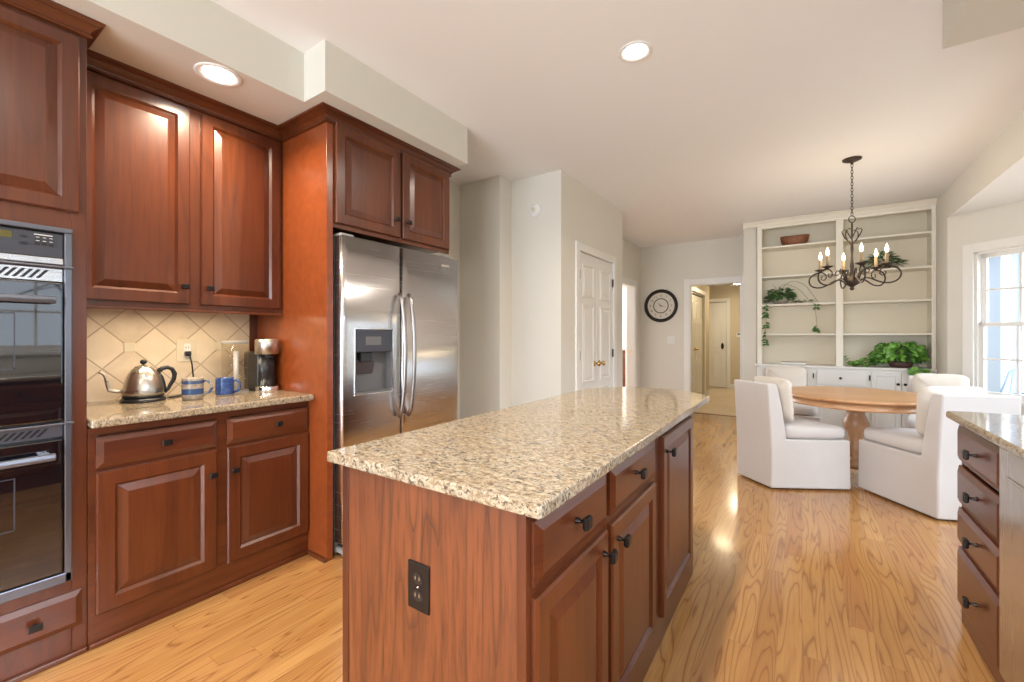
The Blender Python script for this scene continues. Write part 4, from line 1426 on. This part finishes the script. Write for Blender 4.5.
# bright pothos on the ledge
t = thing('pothos_plant', (0.945, 6.64, 0.8805), 'large bright green leafy pothos in a dark bowl on the cabinet ledge', 'potted plant', local=True)
MB().lathe([(0.07, 0), (0.095, 0.01), (0.115, 0.06), (0.108, 0.065), (0.10, 0.055), (0.002, 0.05)], seg=30).build('pot', 'potd', t)
rnd = random.Random(21)
m = MB()
for i in range(165):
    a = rnd.uniform(0, 2 * PI)
    r = 0.17 * math.sqrt(rnd.random())
    x = r * math.cos(a) * 1.25
    hmax = 0.28 * math.sqrt(max(0, 1 - (x / 0.27) ** 2))
    p = (max(-0.26, min(0.17, x)), max(-0.15, min(0.12, r * math.sin(a))), 0.055 + hmax * rnd.uniform(0.15, 0.92))
    ln_ = rnd.uniform(0.065, 0.105)
    add_leaf(m, p, (math.cos(a) * 0.9, -abs(math.sin(a)) * 0.6 - 0.2, rnd.uniform(-0.9, 0.3)), (rnd.uniform(-.9, .9), rnd.uniform(-1.2, -0.1), 1), ln_, ln_ * 0.72, 0.45)
for i in range(75):
    x = -0.18 - 0.26 * rnd.random()
    hh = 0.15 * (1 - (abs(x) - 0.18) / 0.34)
    ln_ = rnd.uniform(0.050, 0.08)
    add_leaf(m, (x, rnd.uniform(-0.16, 0.0), 0.012 + hh * rnd.random()), (rnd.uniform(-1, .4), -0.6, rnd.uniform(-0.1, 0.4)), (rnd.uniform(-.4, .4), -0.7, 1), ln_, ln_ * 0.7, 0.3)
for i in range(7):
    add_leaf(m, (-0.46 - 0.012 * i, -0.08, 0.02 + 0.014 * i), (-0.8 if i % 2 else 0.6, -0.4, 0.4), (0, -0.7, 1), 0.045, 0.022, 0.2)
for i in range(26):
    add_leaf(m, (0.05 + 0.14 * rnd.random(), -0.225 - 0.01 * rnd.random(), 0.03 - 0.10 * rnd.random()), (rnd.uniform(-.5, .5), -0.5, -0.7), (0, -1, 0.5), 0.065, 0.046, 0.3)
tuck(m, -0.214, 0.150, -0.53, 0.220)
m.build('foliage', 'leaf', t)
m = MB()
for a in range(9):
    q = a * 0.7
    m.tube([(0.03 * math.cos(q), 0.03 * math.sin(q), 0.05), (0.08 * math.cos(q), 0.06 * math.sin(q) - 0.02, 0.15), (0.15 * math.cos(q), 0.09 * math.sin(q) - 0.03, 0.20)], 0.003, 5)
m.tube([(-0.05, -0.03, 0.06), (-0.18, -0.08, 0.05), (-0.32, -0.08, 0.02), (-0.45, -0.08, 0.02), (-0.515, -0.08, 0.11)], 0.003, 5)
m.tube([(0.05, -0.08, 0.07), (0.10, -0.18, 0.06), (0.12, -0.226, 0.03), (0.12, -0.232, -0.06)], 0.003, 5)
m.build('stems', 'leafd', t)

# ------------------------------------------------------------------ dining table
TC = (0.388, 4.78)
t = thing('dining_table', (TC[0], TC[1], 0), 'round honey pine pedestal dining table in the bay', 'dining table', local=True)
R_ = 0.552
MB().lathe([(R_ - 0.012, 0.716), (R_, 0.722), (R_ + 0.002, 0.732), (R_ - 0.004, 0.742), (R_ - 0.014, 0.745)], seg=80).build('tabletop', 'pine', t)
MB().lathe([(R_ - 0.055, 0.655), (R_ - 0.030, 0.659), (R_ - 0.030, 0.676), (R_ - 0.036, 0.682), (R_ - 0.036, 0.716)], seg=80).build('apron', 'pine', t)
m = MB()
m.lathe([(0.085, 0.10), (0.098, 0.13), (0.098, 0.16), (0.070, 0.18), (0.058, 0.22), (0.078, 0.25), (0.066, 0.28), (0.050, 0.34), (0.060, 0.40), (0.088, 0.45), (0.094, 0.49), (0.076, 0.54), (0.062, 0.57), (0.072, 0.60), (0.115, 0.635), (0.125, 0.655)], seg=40)
m.build('pedestal', 'pineZ', t)
for k in range(4):
    a = math.radians(40 + 90 * k)
    m = MB()
    ca, sa = math.cos(a), math.sin(a)
    pts = [(0.05, 0.17, 0.055, 0.030), (0.12, 0.150, 0.045, 0.028), (0.17, 0.095, 0.036, 0.026), (0.21, 0.045, 0.030, 0.026), (0.235, 0.032, 0.032, 0.030)]
    rr = []
    for r, z, hz, hw in pts:
        z = max(z, hz)
        rr.append([(ca * r - sa * w_, sa * r + ca * w_, z + dz) for w_, dz in ((-hw, -hz), (hw, -hz), (hw, hz * 0.6), (hw * 0.5, hz), (-hw * 0.5, hz), (-hw, hz * 0.6))])
    m.rings(rr, smooth=False)
    m.build('foot', 'pineZ', t, 0.006)


# ------------------------------------------------------------------ slipcovered chairs
def cushion(m, cx, cy, cz, w, d, h, T=None, e=0.35, n=24, crown=0.25):
    """Puffed rectangular cushion."""
    rr = []
    K_ = 10
    for j in range(K_ + 1):
        ph = -PI / 2 + PI * j / K_
        rx = max(0.002, math.cos(ph)) ** e
        zz = math.copysign(abs(math.sin(ph)) ** 0.7, math.sin(ph))
        ring = []
        for i in range(n * 2):
            a = 2 * PI * (i + 0.5) / (n * 2)
            ca, sa = math.cos(a), math.sin(a)
            x = math.copysign(abs(ca) ** 0.30, ca) * rx
            y = math.copysign(abs(sa) ** 0.30, sa) * rx
            k = 1 - crown * max(abs(x), abs(y)) ** 3
            p = (cx + x * w / 2, cy + y * d / 2, cz + zz * h / 2 * (k + 0.0))
            ring.append(T(*p) if T else p)
        rr.append(ring)
    return m.rings(rr)


def dining_chair(B0, B1, F1, F0, label, plabel, lean=0.03, top=0.855, pill=True):
    """Plan corners on the floor: back corners B0, B1 and front corners F1, F0 (F0 on B0's side)."""
    B0, B1, F1, F0 = (Vector(q) for q in (B0, B1, F1, F0))
    o = (B0 + B1) / 2
    fr = (F0 + F1) / 2
    D = (fr - o).length
    ydir = (fr - o).normalized()
    rz = math.atan2(ydir.y, ydir.x) - PI / 2
    ca, sa = math.cos(-rz), math.sin(-rz)
    L = lambda p: Vector(((p - o).x * ca - (p - o).y * sa, (p - o).x * sa + (p - o).y * ca))
    b0, b1, f1, f0 = L(B0), L(B1), L(F1), L(F0)

    def pl(s_, y_):
        """s_ in 0..1 across, y_ metres from the back."""
        tt = y_ / D
        p0 = b0.lerp(f0, tt)
        p1 = b1.lerp(f1, tt)
        return p0.lerp(p1, s_)
    t = thing('dining_chair', (o.x, o.y, 0), label, 'chair', 'white slipcovered chairs around the round pine table', rz=rz)
    bt = 0.12
    prof = [(0.0, 0.012), (D, 0.012), (D - 0.004, 0.20), (D - 0.006, 0.405), (bt, 0.405), (bt - 0.010, 0.50), (bt - 0.035, 0.66), (bt - 0.070, top - 0.02), (bt - 0.080, top), (-lean, top), (-lean * 0.75, 0.72), (-lean * 0.25, 0.50), (0.0, 0.30)]
    m = MB()
    A = [m.v((*pl(0.0, y_), z)) for y_, z in prof]
    B = [m.v((*pl(1.0, y_), z)) for y_, z in prof]
    n = len(prof)
    for side in (A, B[::-1]):
        k = side if side is A else side[::-1]
        q = [k[0], k[1], k[2], k[3], k[4], k[12]]
        m.face(q if side is A else q[::-1])
        q = [k[12], k[4], k[5], k[11]]
        m.face(q if side is A else q[::-1])
        q = [k[11], k[5], k[6], k[10]]
        m.face(q if side is A else q[::-1])
        q = [k[10], k[6], k[7], k[8], k[9]]
        m.face(q if side is A else q[::-1])
    for i_ in range(n):
        j_ = (i_ + 1) % n
        m.face([A[i_], B[i_], B[j_], A[j_]])
    m.build('slipcover', 'slip', t, 0.012, 3)
    m = MB()
    cd = D - bt + 0.002

    def TT(px, py, pz):
        q = pl(0.5 + px, bt + py)
        return (q.x, q.y, pz)
    cushion(m, 0, cd / 2, 0.458, 0.985, cd, 0.125, TT, 0.14, 22, 0.22)
    m.build('seat_cushion', 'slip', t)
    if not pill:
        return t
    oy = bt - 0.02
    wv = ydir * oy
    p = thing('throw_pillow', (o.x + wv.x, o.y + wv.y, 0.515), plabel, 'pillow', 'cream pillows on the dining chairs', rz=rz)
    w0 = (pl(1, bt) - pl(0, bt)).length
    skew = math.atan2((b1 - b0).y, (b1 - b0).x)
    if math.cos(skew) < 0:
        skew += PI
    m = MB()

    def TP_(px, py, pz):
        wr = (0.010 * math.sin(40 * py + 14 * px) + 0.005 * math.sin(75 * py - 20 * px)) * (0.3 + abs(px) * 2.4)
        yy = pz + wr + 0.066 + 0.045 * (0.18 - py) / 0.36
        return (px * math.cos(skew) - yy * math.sin(skew), px * math.sin(skew) + yy * math.cos(skew), py + 0.195)
    cushion(m, 0, 0, 0, w0 * 0.90, 0.365, 0.125, TP_, 0.42, 22, 0.5)
    m.build('cover', 'pillow', p)
    return t


rad = math.radians
dining_chair((-0.205, 4.052), (-0.488, 4.33), (-0.06, 4.76), (0.328, 4.369), 'white slipcovered chair nearest the hallway, its back to the island', 'square cream throw pillow leaning on the chair nearest the hallway')
dining_chair((0.755, 3.985), (1.165, 4.16), (0.845, 4.70), (0.375, 4.488), 'white slipcovered chair next to the drawer cabinet, wrinkled pillow on it', 'wrinkled cream throw pillow on the chair next to the drawer cabinet')
dining_chair((-0.402, 6.06), (0.03, 6.15), (0.16, 5.46), (-0.34, 5.37), 'white slipcovered chair pushed back against the white cabinet under the ivy', 'cream throw pillow on the chair under the ivy', lean=0.01)
dining_chair((0.87, 5.70), (1.29, 5.70), (1.20, 5.03), (0.74, 5.09), 'white slipcovered chair by the bay window in front of the bright pothos', 'cream throw pillow on the chair by the bay window', lean=0.01)

# ------------------------------------------------------------------ chandelier
DC = (0.351, 4.632)
t = thing('chandelier', (DC[0], DC[1], CZ), 'aged iron six-light candle chandelier hanging over the round table', 'chandelier', local=True)
zc = lambda z: z - CZ
MB().lathe([(0.068, 0.0), (0.066, -0.010), (0.045, -0.020), (0.012, -0.026), (0.010, -0.045), (0.002, -0.048)], seg=32).build('ceiling_canopy', 'iron', t)
m = MB()
n_l = 17
z0_, z1_ = CZ - 0.045, 2.262
for i in range(n_l):
    zc_ = z0_ - (z0_ - z1_) * (i + 0.5) / n_l - CZ
    lh = (z0_ - z1_) / n_l * 0.66
    a = (i % 2) * PI / 2 + 0.4
    ring = []
    pts = []
    for k in range(13):
        q = 2 * PI * k / 12
        w_ = 0.0085 * math.cos(q)
        pts.append((w_ * math.cos(a), w_ * math.sin(a), zc_ + lh * math.sin(q)))
    m.tube(pts, 0.0024, 6, cap=False)
m.build('chain', 'iron', t)
m = MB()
pts = [(0.028 * math.cos(q) * math.cos(0.6), 0.028 * math.cos(q) * math.sin(0.6), zc(2.232) + 0.028 * math.sin(q)) for q in (2 * PI * k / 24 for k in range(25))]
m.tube(pts, 0.0035, 8, cap=False)
m.build('hanging_ring', 'iron', t)
m = MB()
m.lathe([(r, zc(z)) for r, z in ((0.004, 2.206), (0.007, 2.190), (0.006, 2.05), (0.010, 2.03), (0.011, 1.98), (0.008, 1.93), (0.010, 1.88), (0.015, 1.84), (0.012, 1.80), (0.014, 1.76), (0.030, 1.735), (0.055, 1.715), (0.060, 1.700), (0.050, 1.684), (0.024, 1.668), (0.012, 1.656), (0.018, 1.646), (0.012, 1.634), (0.002, 1.628))], seg=24)
m.build('column', 'iron', t)
# scrolled sprigs at the top of the column
for k in range(6):
    a = k * PI / 3 + 0.2
    pts = []
    for q in range(14):
        u = q / 13
        r = 0.010 + 0.058 * math.sin(u * PI * 0.62)
        z = 2.02 + 0.16 * u + (0.0 if u < 0.7 else -0.10 * (u - 0.7))
        if u > 0.75:
            r -= (u - 0.75) * 0.05
        pts.append((r * math.cos(a + u), r * math.sin(a + u), zc(z)))
    pts.append((pts[-1][0] * 0.75, pts[-1][1] * 0.75, pts[-1][2] - 0.012))
    mm = MB().tube(pts, [0.0045] * 6 + [0.004] * 4 + [0.003] * 5, 6)
    mm.build('scroll', 'iron', t)
dirc = Vector((-DC[0], -DC[1])).normalized()         # towards the viewer side
for k in range(6):
    th = math.radians(15 + 60 * k)
    ax_ = Vector((dirc.x * math.cos(th) - dirc.y * math.sin(th), dirc.x * math.sin(th) + dirc.y * math.cos(th)))
    W_ = lambda r, z: (ax_.x * r, ax_.y * r, zc(z))
    ctl = [(0.045, 1.715), (0.060, 1.765), (0.082, 1.800), (0.105, 1.808), (0.118, 1.788), (0.108, 1.766), (0.090, 1.774)]
    m = MB().tube([W_(*c) for c in ctl], [0.006, 0.006, 0.0055, 0.005, 0.0045, 0.004, 0.004], 7)
    m.build('scroll', 'iron', t)
    ctl = [(0.050, 1.700), (0.085, 1.730), (0.125, 1.722), (0.170, 1.692), (0.215, 1.672), (0.262, 1.672), (0.298, 1.690), (0.316, 1.722), (0.314, 1.758), (0.294, 1.786), (0.262, 1.800), (0.232, 1.806)]
    P2 = [Vector(W_(*c)) for c in ctl]
    PP = []
    for i in range(len(P2) - 1):
        for q in range(3):
            PP.append(P2[i].lerp(P2[i + 1], q / 3))
    PP.append(P2[-1])
    for _ in range(2):
        PP = [PP[0]] + [(PP[i - 1] + PP[i] * 2 + PP[i + 1]) / 4 for i in range(1, len(PP) - 1)] + [PP[-1]]
    arm = MB().tube(PP, 0.0062, 8).build('arm', 'iron', t)
    # inner curl hanging under the cup
    ctl = [(0.230, 1.806), (0.205, 1.800), (0.186, 1.780), (0.184, 1.752), (0.200, 1.735), (0.220, 1.742), (0.224, 1.760), (0.212, 1.768)]
    MB().tube([W_(*c) for c in ctl], [0.0055, 0.0055, 0.005, 0.005, 0.0045, 0.004, 0.004, 0.0035], 7).build('scroll', 'iron', arm)
    c_ = W_(0.228, 0)
    LT = lambda x, y, z: (c_[0] + x, c_[1] + y, zc(z))
    MB().lathe([(0.006, 1.800), (0.014, 1.812), (0.036, 1.822), (0.043, 1.829), (0.036, 1.829), (0.014, 1.826)], T=LT, seg=20).build('drip_pan', 'iron', arm)
    MB().lathe([(0.0125, 1.826), (0.0125, 1.915), (0.010, 1.918)], T=LT, seg=16).build('candle_sleeve', 'candle', arm)
    MB().lathe([(0.005, 1.917), (0.009, 1.925), (0.0125, 1.938), (0.0120, 1.950), (0.0075, 1.967), (0.0035, 1.979), (0.001, 1.990)], T=LT, seg=16).build('bulb', 'bulb', arm)
d_ = bpy.data.lights.new('chandelier_glow', 'POINT')
d_.energy = 7
d_.color = (1.0, 0.78, 0.5)
d_.shadow_soft_size = 0.2
o_ = bpy.data.objects.new('chandelier_glow', d_)
o_.location = (DC[0], DC[1], 1.97)
COL.objects.link(o_)

# ------------------------------------------------------------------ wall clock, switch, detector, thermostat
t = thing('wall_clock', (-1.935, 7.279, 1.742), 'round dark-rimmed wall clock on the far wall left of the hallway', 'clock', local=True)
TT = lambda x, y, z: (x, -z, y)
MB().lathe([(0.270, 0.0), (0.272, 0.018), (0.262, 0.030), (0.246, 0.034), (0.228, 0.026), (0.218, 0.012), (0.216, 0.006)], T=TT, seg=64, cap1=False).build('rim', 'bronze', t)
dl_ = MB().lathe([(0.222, 0.004), (0.222, 0.008)], T=TT, seg=64).build('dial', 'dial', t)
MB().lathe([(0.126, 0.0078), (0.126, 0.0095), (0.110, 0.0095), (0.110, 0.0078)], T=TT, seg=64, cap0=False, cap1=False).build('chapter_ring', 'ink', dl_)
for k in range(1, 13):
    a = PI / 2 - k * PI / 6
    cu = bpy.data.curves.new('numeral', 'FONT')
    cu.body = str(k)
    cu.size = 0.055
    cu.extrude = 0.0006
    cu.align_x = 'CENTER'
    cu.align_y = 'CENTER'
    tmp = bpy.data.objects.new('numeral_tmp', cu)
    COL.objects.link(tmp)
    me = bpy.data.meshes.new_from_object(tmp)
    bpy.data.objects.remove(tmp)
    o = bpy.data.objects.new('numeral', me)
    me.materials.append(M['ink'])
    COL.objects.link(o)
    o.parent = dl_
    o.location = (0.170 * math.cos(a), -0.0088, 0.170 * math.sin(a))
    o.rotation_euler = (PI / 2, 0, 0)
for (a, L, w_) in ((math.radians(132), 0.095, 0.008), (math.radians(-15), 0.085, 0.006)):
    m = MB()
    ca, sa = math.cos(a), math.sin(a)
    m.hexa([TT(-sa * w_ - ca * 0.02, ca * w_ - sa * 0.02, 0.011), TT(sa * w_ - ca * 0.02, -ca * w_ - sa * 0.02, 0.011), TT(ca * L, sa * L, 0.011)],
           [TT(-sa * w_ - ca * 0.02, ca * w_ - sa * 0.02, 0.0125), TT(sa * w_ - ca * 0.02, -ca * w_ - sa * 0.02, 0.0125), TT(ca * L, sa * L, 0.0125)])
    m.build('hand', 'ink', t)
MB().lathe([(0.010, 0.008), (0.010, 0.014), (0.002, 0.015)], T=TT, seg=14).build('hub', 'ink', t)

t = thing('light_switch', (-1.775, 7.279, 1.18), 'white double light switch plate below the wall clock', 'light switch', local=True)
p_ = MB().box(-0.060, 0.060, -0.006, 0, -0.062, 0.062).build('cover_plate', 'plate', t, 0.002)
for s_ in (-1, 1):
    MB().box(s_ * 0.023 - 0.006, s_ * 0.023 + 0.006, -0.014, -0.006, -0.012, 0.012).build('toggle', 'plate', t, 0.002)
t = thing('thermostat', (-1.20, 11.349, 1.27), 'small white thermostat with dark display on the tan hall wall', 'thermostat', local=True)
MB().box(-0.075, 0.075, -0.025, 0, -0.055, 0.055).build('case', 'plate', t, 0.004)
MB().box(-0.055, 0.055, -0.027, -0.024, 0.0, 0.035).build('display', 'darkgrey', t)
t = thing('light_switch', (-1.15, 11.349, 1.06), 'pale light switch plate under the thermostat in the hall', 'light switch', local=True)
MB().box(-0.06, 0.06, -0.006, 0, -0.06, 0.06).build('cover_plate', 'plate', t, 0.002)
MB().box(-0.012, 0.012, -0.012, -0.006, -0.02, 0.02).build('toggle', 'plate', t, 0.002)
t = thing('smoke_detector', (-2.070, 3.459, 2.418), 'round white detector high on the shaded recess wall', 'detector', local=True)
MB().lathe([(0.062, 0.0), (0.062, 0.012), (0.054, 0.024), (0.030, 0.030), (0.002, 0.031)], T=TT, seg=36).build('cover', 'plate', t)
MB().lathe([(0.022, 0.030), (0.020, 0.034), (0.002, 0.035)], T=TT, seg=20).build('button', 'ivory', t)

# ------------------------------------------------------------------ side room and hall
t = thing('side_room_dresser', (-3.35, 9.55, 0), 'red-brown wooden dresser glimpsed in the bright side room', 'dresser', local=True)
MB().box(-0.75, 0.55, -0.30, 0.30, 0.10, 0.90).build('body', 'cherryZ', t, 0.004)
MB().box(-0.78, 0.58, -0.33, 0.31, 0.90, 0.93).build('top', 'cherryX', t, 0.006)
for x_ in (-0.70, 0.50):
    for y_ in (-0.26, 0.26):
        MB().hexa([(x_ - 0.02, y_ - 0.02, 0), (x_ + 0.02, y_ - 0.02, 0), (x_ + 0.02, y_ + 0.02, 0), (x_ - 0.02, y_ + 0.02, 0)], [(x_ - 0.03, y_ - 0.03, 0.10), (x_ + 0.03, y_ - 0.03, 0.10), (x_ + 0.03, y_ + 0.03, 0.10), (x_ - 0.03, y_ + 0.03, 0.10)]).build('leg', 'cherryZ', t)
for i in range(2):
    for j in range(3):
        q = MB()
        stepped(q, lambda a, b, d: (a, -0.30 - d, b), -0.72 + i * 0.63, -0.12 + i * 0.63, 0.13 + j * 0.255, 0.365 + j * 0.255, [(0, 0), (0, 0.01), (0.01, 0.018), (0.012, 0.018)])
        q = q.build('drawer', 'cherryX', t)
        MB().ball((-0.42 + i * 0.63, -0.33, 0.25 + j * 0.255), 0.014, 10).build('knob', 'bronze', q)
t = thing('hall_ceiling_light', (-1.15, 10.3, 2.44), 'small dome ceiling light in the tan hall', 'ceiling light', local=True)  # added fixture, put in because the hall needed light
MB().lathe([(0.12, 0), (0.12, -0.02), (0.10, -0.03)], seg=28).build('base', 'brass', t)
MB().lathe([(0.11, -0.03), (0.10, -0.06), (0.06, -0.09), (0.002, -0.10)], seg=28).build('dome', 'lamp', t)
area('hall_lamp', (-1.15, 10.3, 2.32), (0, 0, 0), 0.3, 0.3, 11, (1.0, 0.82, 0.52), 'DISK')
area('hall_lamp', (-1.15, 8.3, 2.40), (0, 0, 0), 0.3, 0.3, 7, (1.0, 0.82, 0.52), 'DISK')  # added fill lamp without a fixture

# ------------------------------------------------------------------ outside
f = MB().box(1.36, 60, -40, 60, -0.5, -0.25)
o = f.build('lawn', 'lawn')
meta(o, kind='structure')
f = MB().prism([(2.30, 3.0), (6.5, 3.0), (6.5, 9.6), (1.2, 9.6), (1.2, 7.0), (1.36, 6.3), (2.30, 5.4)], -0.25, -0.12)
o = f.build('patio', 'patio')
meta(o, kind='structure')
rnd = random.Random(3)


def bare_tree(x, y, hgt, label, seed):
    r_ = random.Random(seed)
    t = thing('bare_tree', (x, y, -0.27), label, 'tree', 'bare winter trees outside the windows', local=True)
    m = MB()
    m.tube([(0, 0, 0), (0.08 * hgt / 8, 0.02, hgt * 0.35), (-0.05, 0.06, hgt * 0.7), (0.02, 0.0, hgt)], [0.14, 0.10, 0.06, 0.015], 8)
    m.build('trunk', 'bark', t)
    m = MB()

    def br(p, d, L, r, dep):
        q = p + d * L * 0.5 + Vector((r_.uniform(-.06, .06) * L, r_.uniform(-.06, .06) * L, 0))
        e = p + d * L
        m.tube([p, q, e], [r, r * 0.75, r * 0.45], 5)
        if dep == 0:
            return
        for _ in range(3):
            nd = (d + Vector((r_.uniform(-.75, .75), r_.uniform(-.75, .75), r_.uniform(-.2, .5)))).normalized()
            br(p + d * L * r_.uniform(0.4, 1.0), nd, L * r_.uniform(0.5, 0.75), r * 0.5, dep - 1)
    for i in range(11):
        z = hgt * (0.22 + 0.7 * i / 11)
        a = r_.uniform(0, 2 * PI)
        br(Vector((0.03, 0.03, z)), Vector((math.cos(a), math.sin(a), r_.uniform(0.3, 0.8))).normalized(), hgt * 0.22 * (1.2 - i / 14), 0.035, 3)
    m.build('branches', 'bark', t)


bare_tree(9.0, -2.2, 8, 'bare tree beyond the sink window, thickest trunk', 1)
bare_tree(7.5, 2.6, 7, 'bare tree beyond the sink window, nearer the bay', 2)
bare_tree(14.0, 1.0, 9, 'tall bare tree far beyond the sink window', 3)
bare_tree(15.5, 7.5, 9, 'tall bare tree at the far edge of the lawn', 9)
bare_tree(4.08, 15.6, 8, 'bare tree seen past the porch wing outside the bay window', 4)
bare_tree(6.9, 26.0, 10, 'tall bare tree far behind the porch wing', 5)

t = thing('porch_wing', (2.62, 10.0, -0.25), 'pale blue-grey porch wing of the house outside the bay window', 'building', local=True)
MB().box(0.0, 2.9, 0.0, 1.9, 0, 2.9).build('wall', 'siding', t)
for x_ in (0.04, 0.26, 1.5, 2.85):
    MB().box(x_ - 0.045, x_ + 0.045, -0.05, 0.0, 0, 2.9).build('corner_board', 'plate', t, 0.004)
MB().hexa([(-0.2, -0.25, 2.9), (3.1, -0.25, 2.9), (3.1, 2.1, 2.9), (-0.2, 2.1, 2.9)], [(-0.2, 0.9, 3.6), (3.1, 0.9, 3.6), (3.1, 1.0, 3.6), (-0.2, 1.0, 3.6)]).build('roof', 'siding', t)
gd = MB().box(0.34, 1.2, -0.03, 0.01, 0.15, 2.35).build('glazed_door', 'white', t)
MB().box(0.44, 1.1, -0.036, -0.03, 0.9, 2.25).build('pane', 'darksteel', gd)

t = thing('patio_chair', (2.02, 7.75, -0.12), 'blue metal patio chair outside the bay window', 'chair', rz=0.5)
m = MB()
for x_ in (-0.24, 0.24):
    for y_ in (-0.22, 0.22):
        MB().tube([(x_, y_, 0), (x_ * 0.92, y_ * 0.92, 0.42)], 0.011, 8).build('leg', 'bluem', t)
m.box(-0.25, 0.25, -0.24, 0.24, 0.42, 0.435)
m.build('seat', 'bluem', t, 0.004)
m.b.free() if False else None
m = MB()
m.tube([(-0.23, -0.22, 0.42), (-0.25, -0.28, 0.7), (-0.20, -0.32, 0.95), (0.0, -0.33, 1.02), (0.20, -0.32, 0.95), (0.25, -0.28, 0.7), (0.23, -0.22, 0.42)], 0.012, 8)
for i in range(5):
    x_ = -0.16 + 0.08 * i
    m.tube([(x_, -0.235, 0.43), (x_, -0.325, 0.985 - abs(x_) * 0.2)], 0.006, 6)
m.build('backrest', 'bluem', t)
for x_ in (-0.26, 0.26):
    MB().tube([(x_ * 0.95, -0.25, 0.62), (x_, 0.0, 0.66), (x_, 0.2, 0.62), (x_ * 0.93, 0.21, 0.43)], 0.010, 8).build('armrest', 'bluem', t)
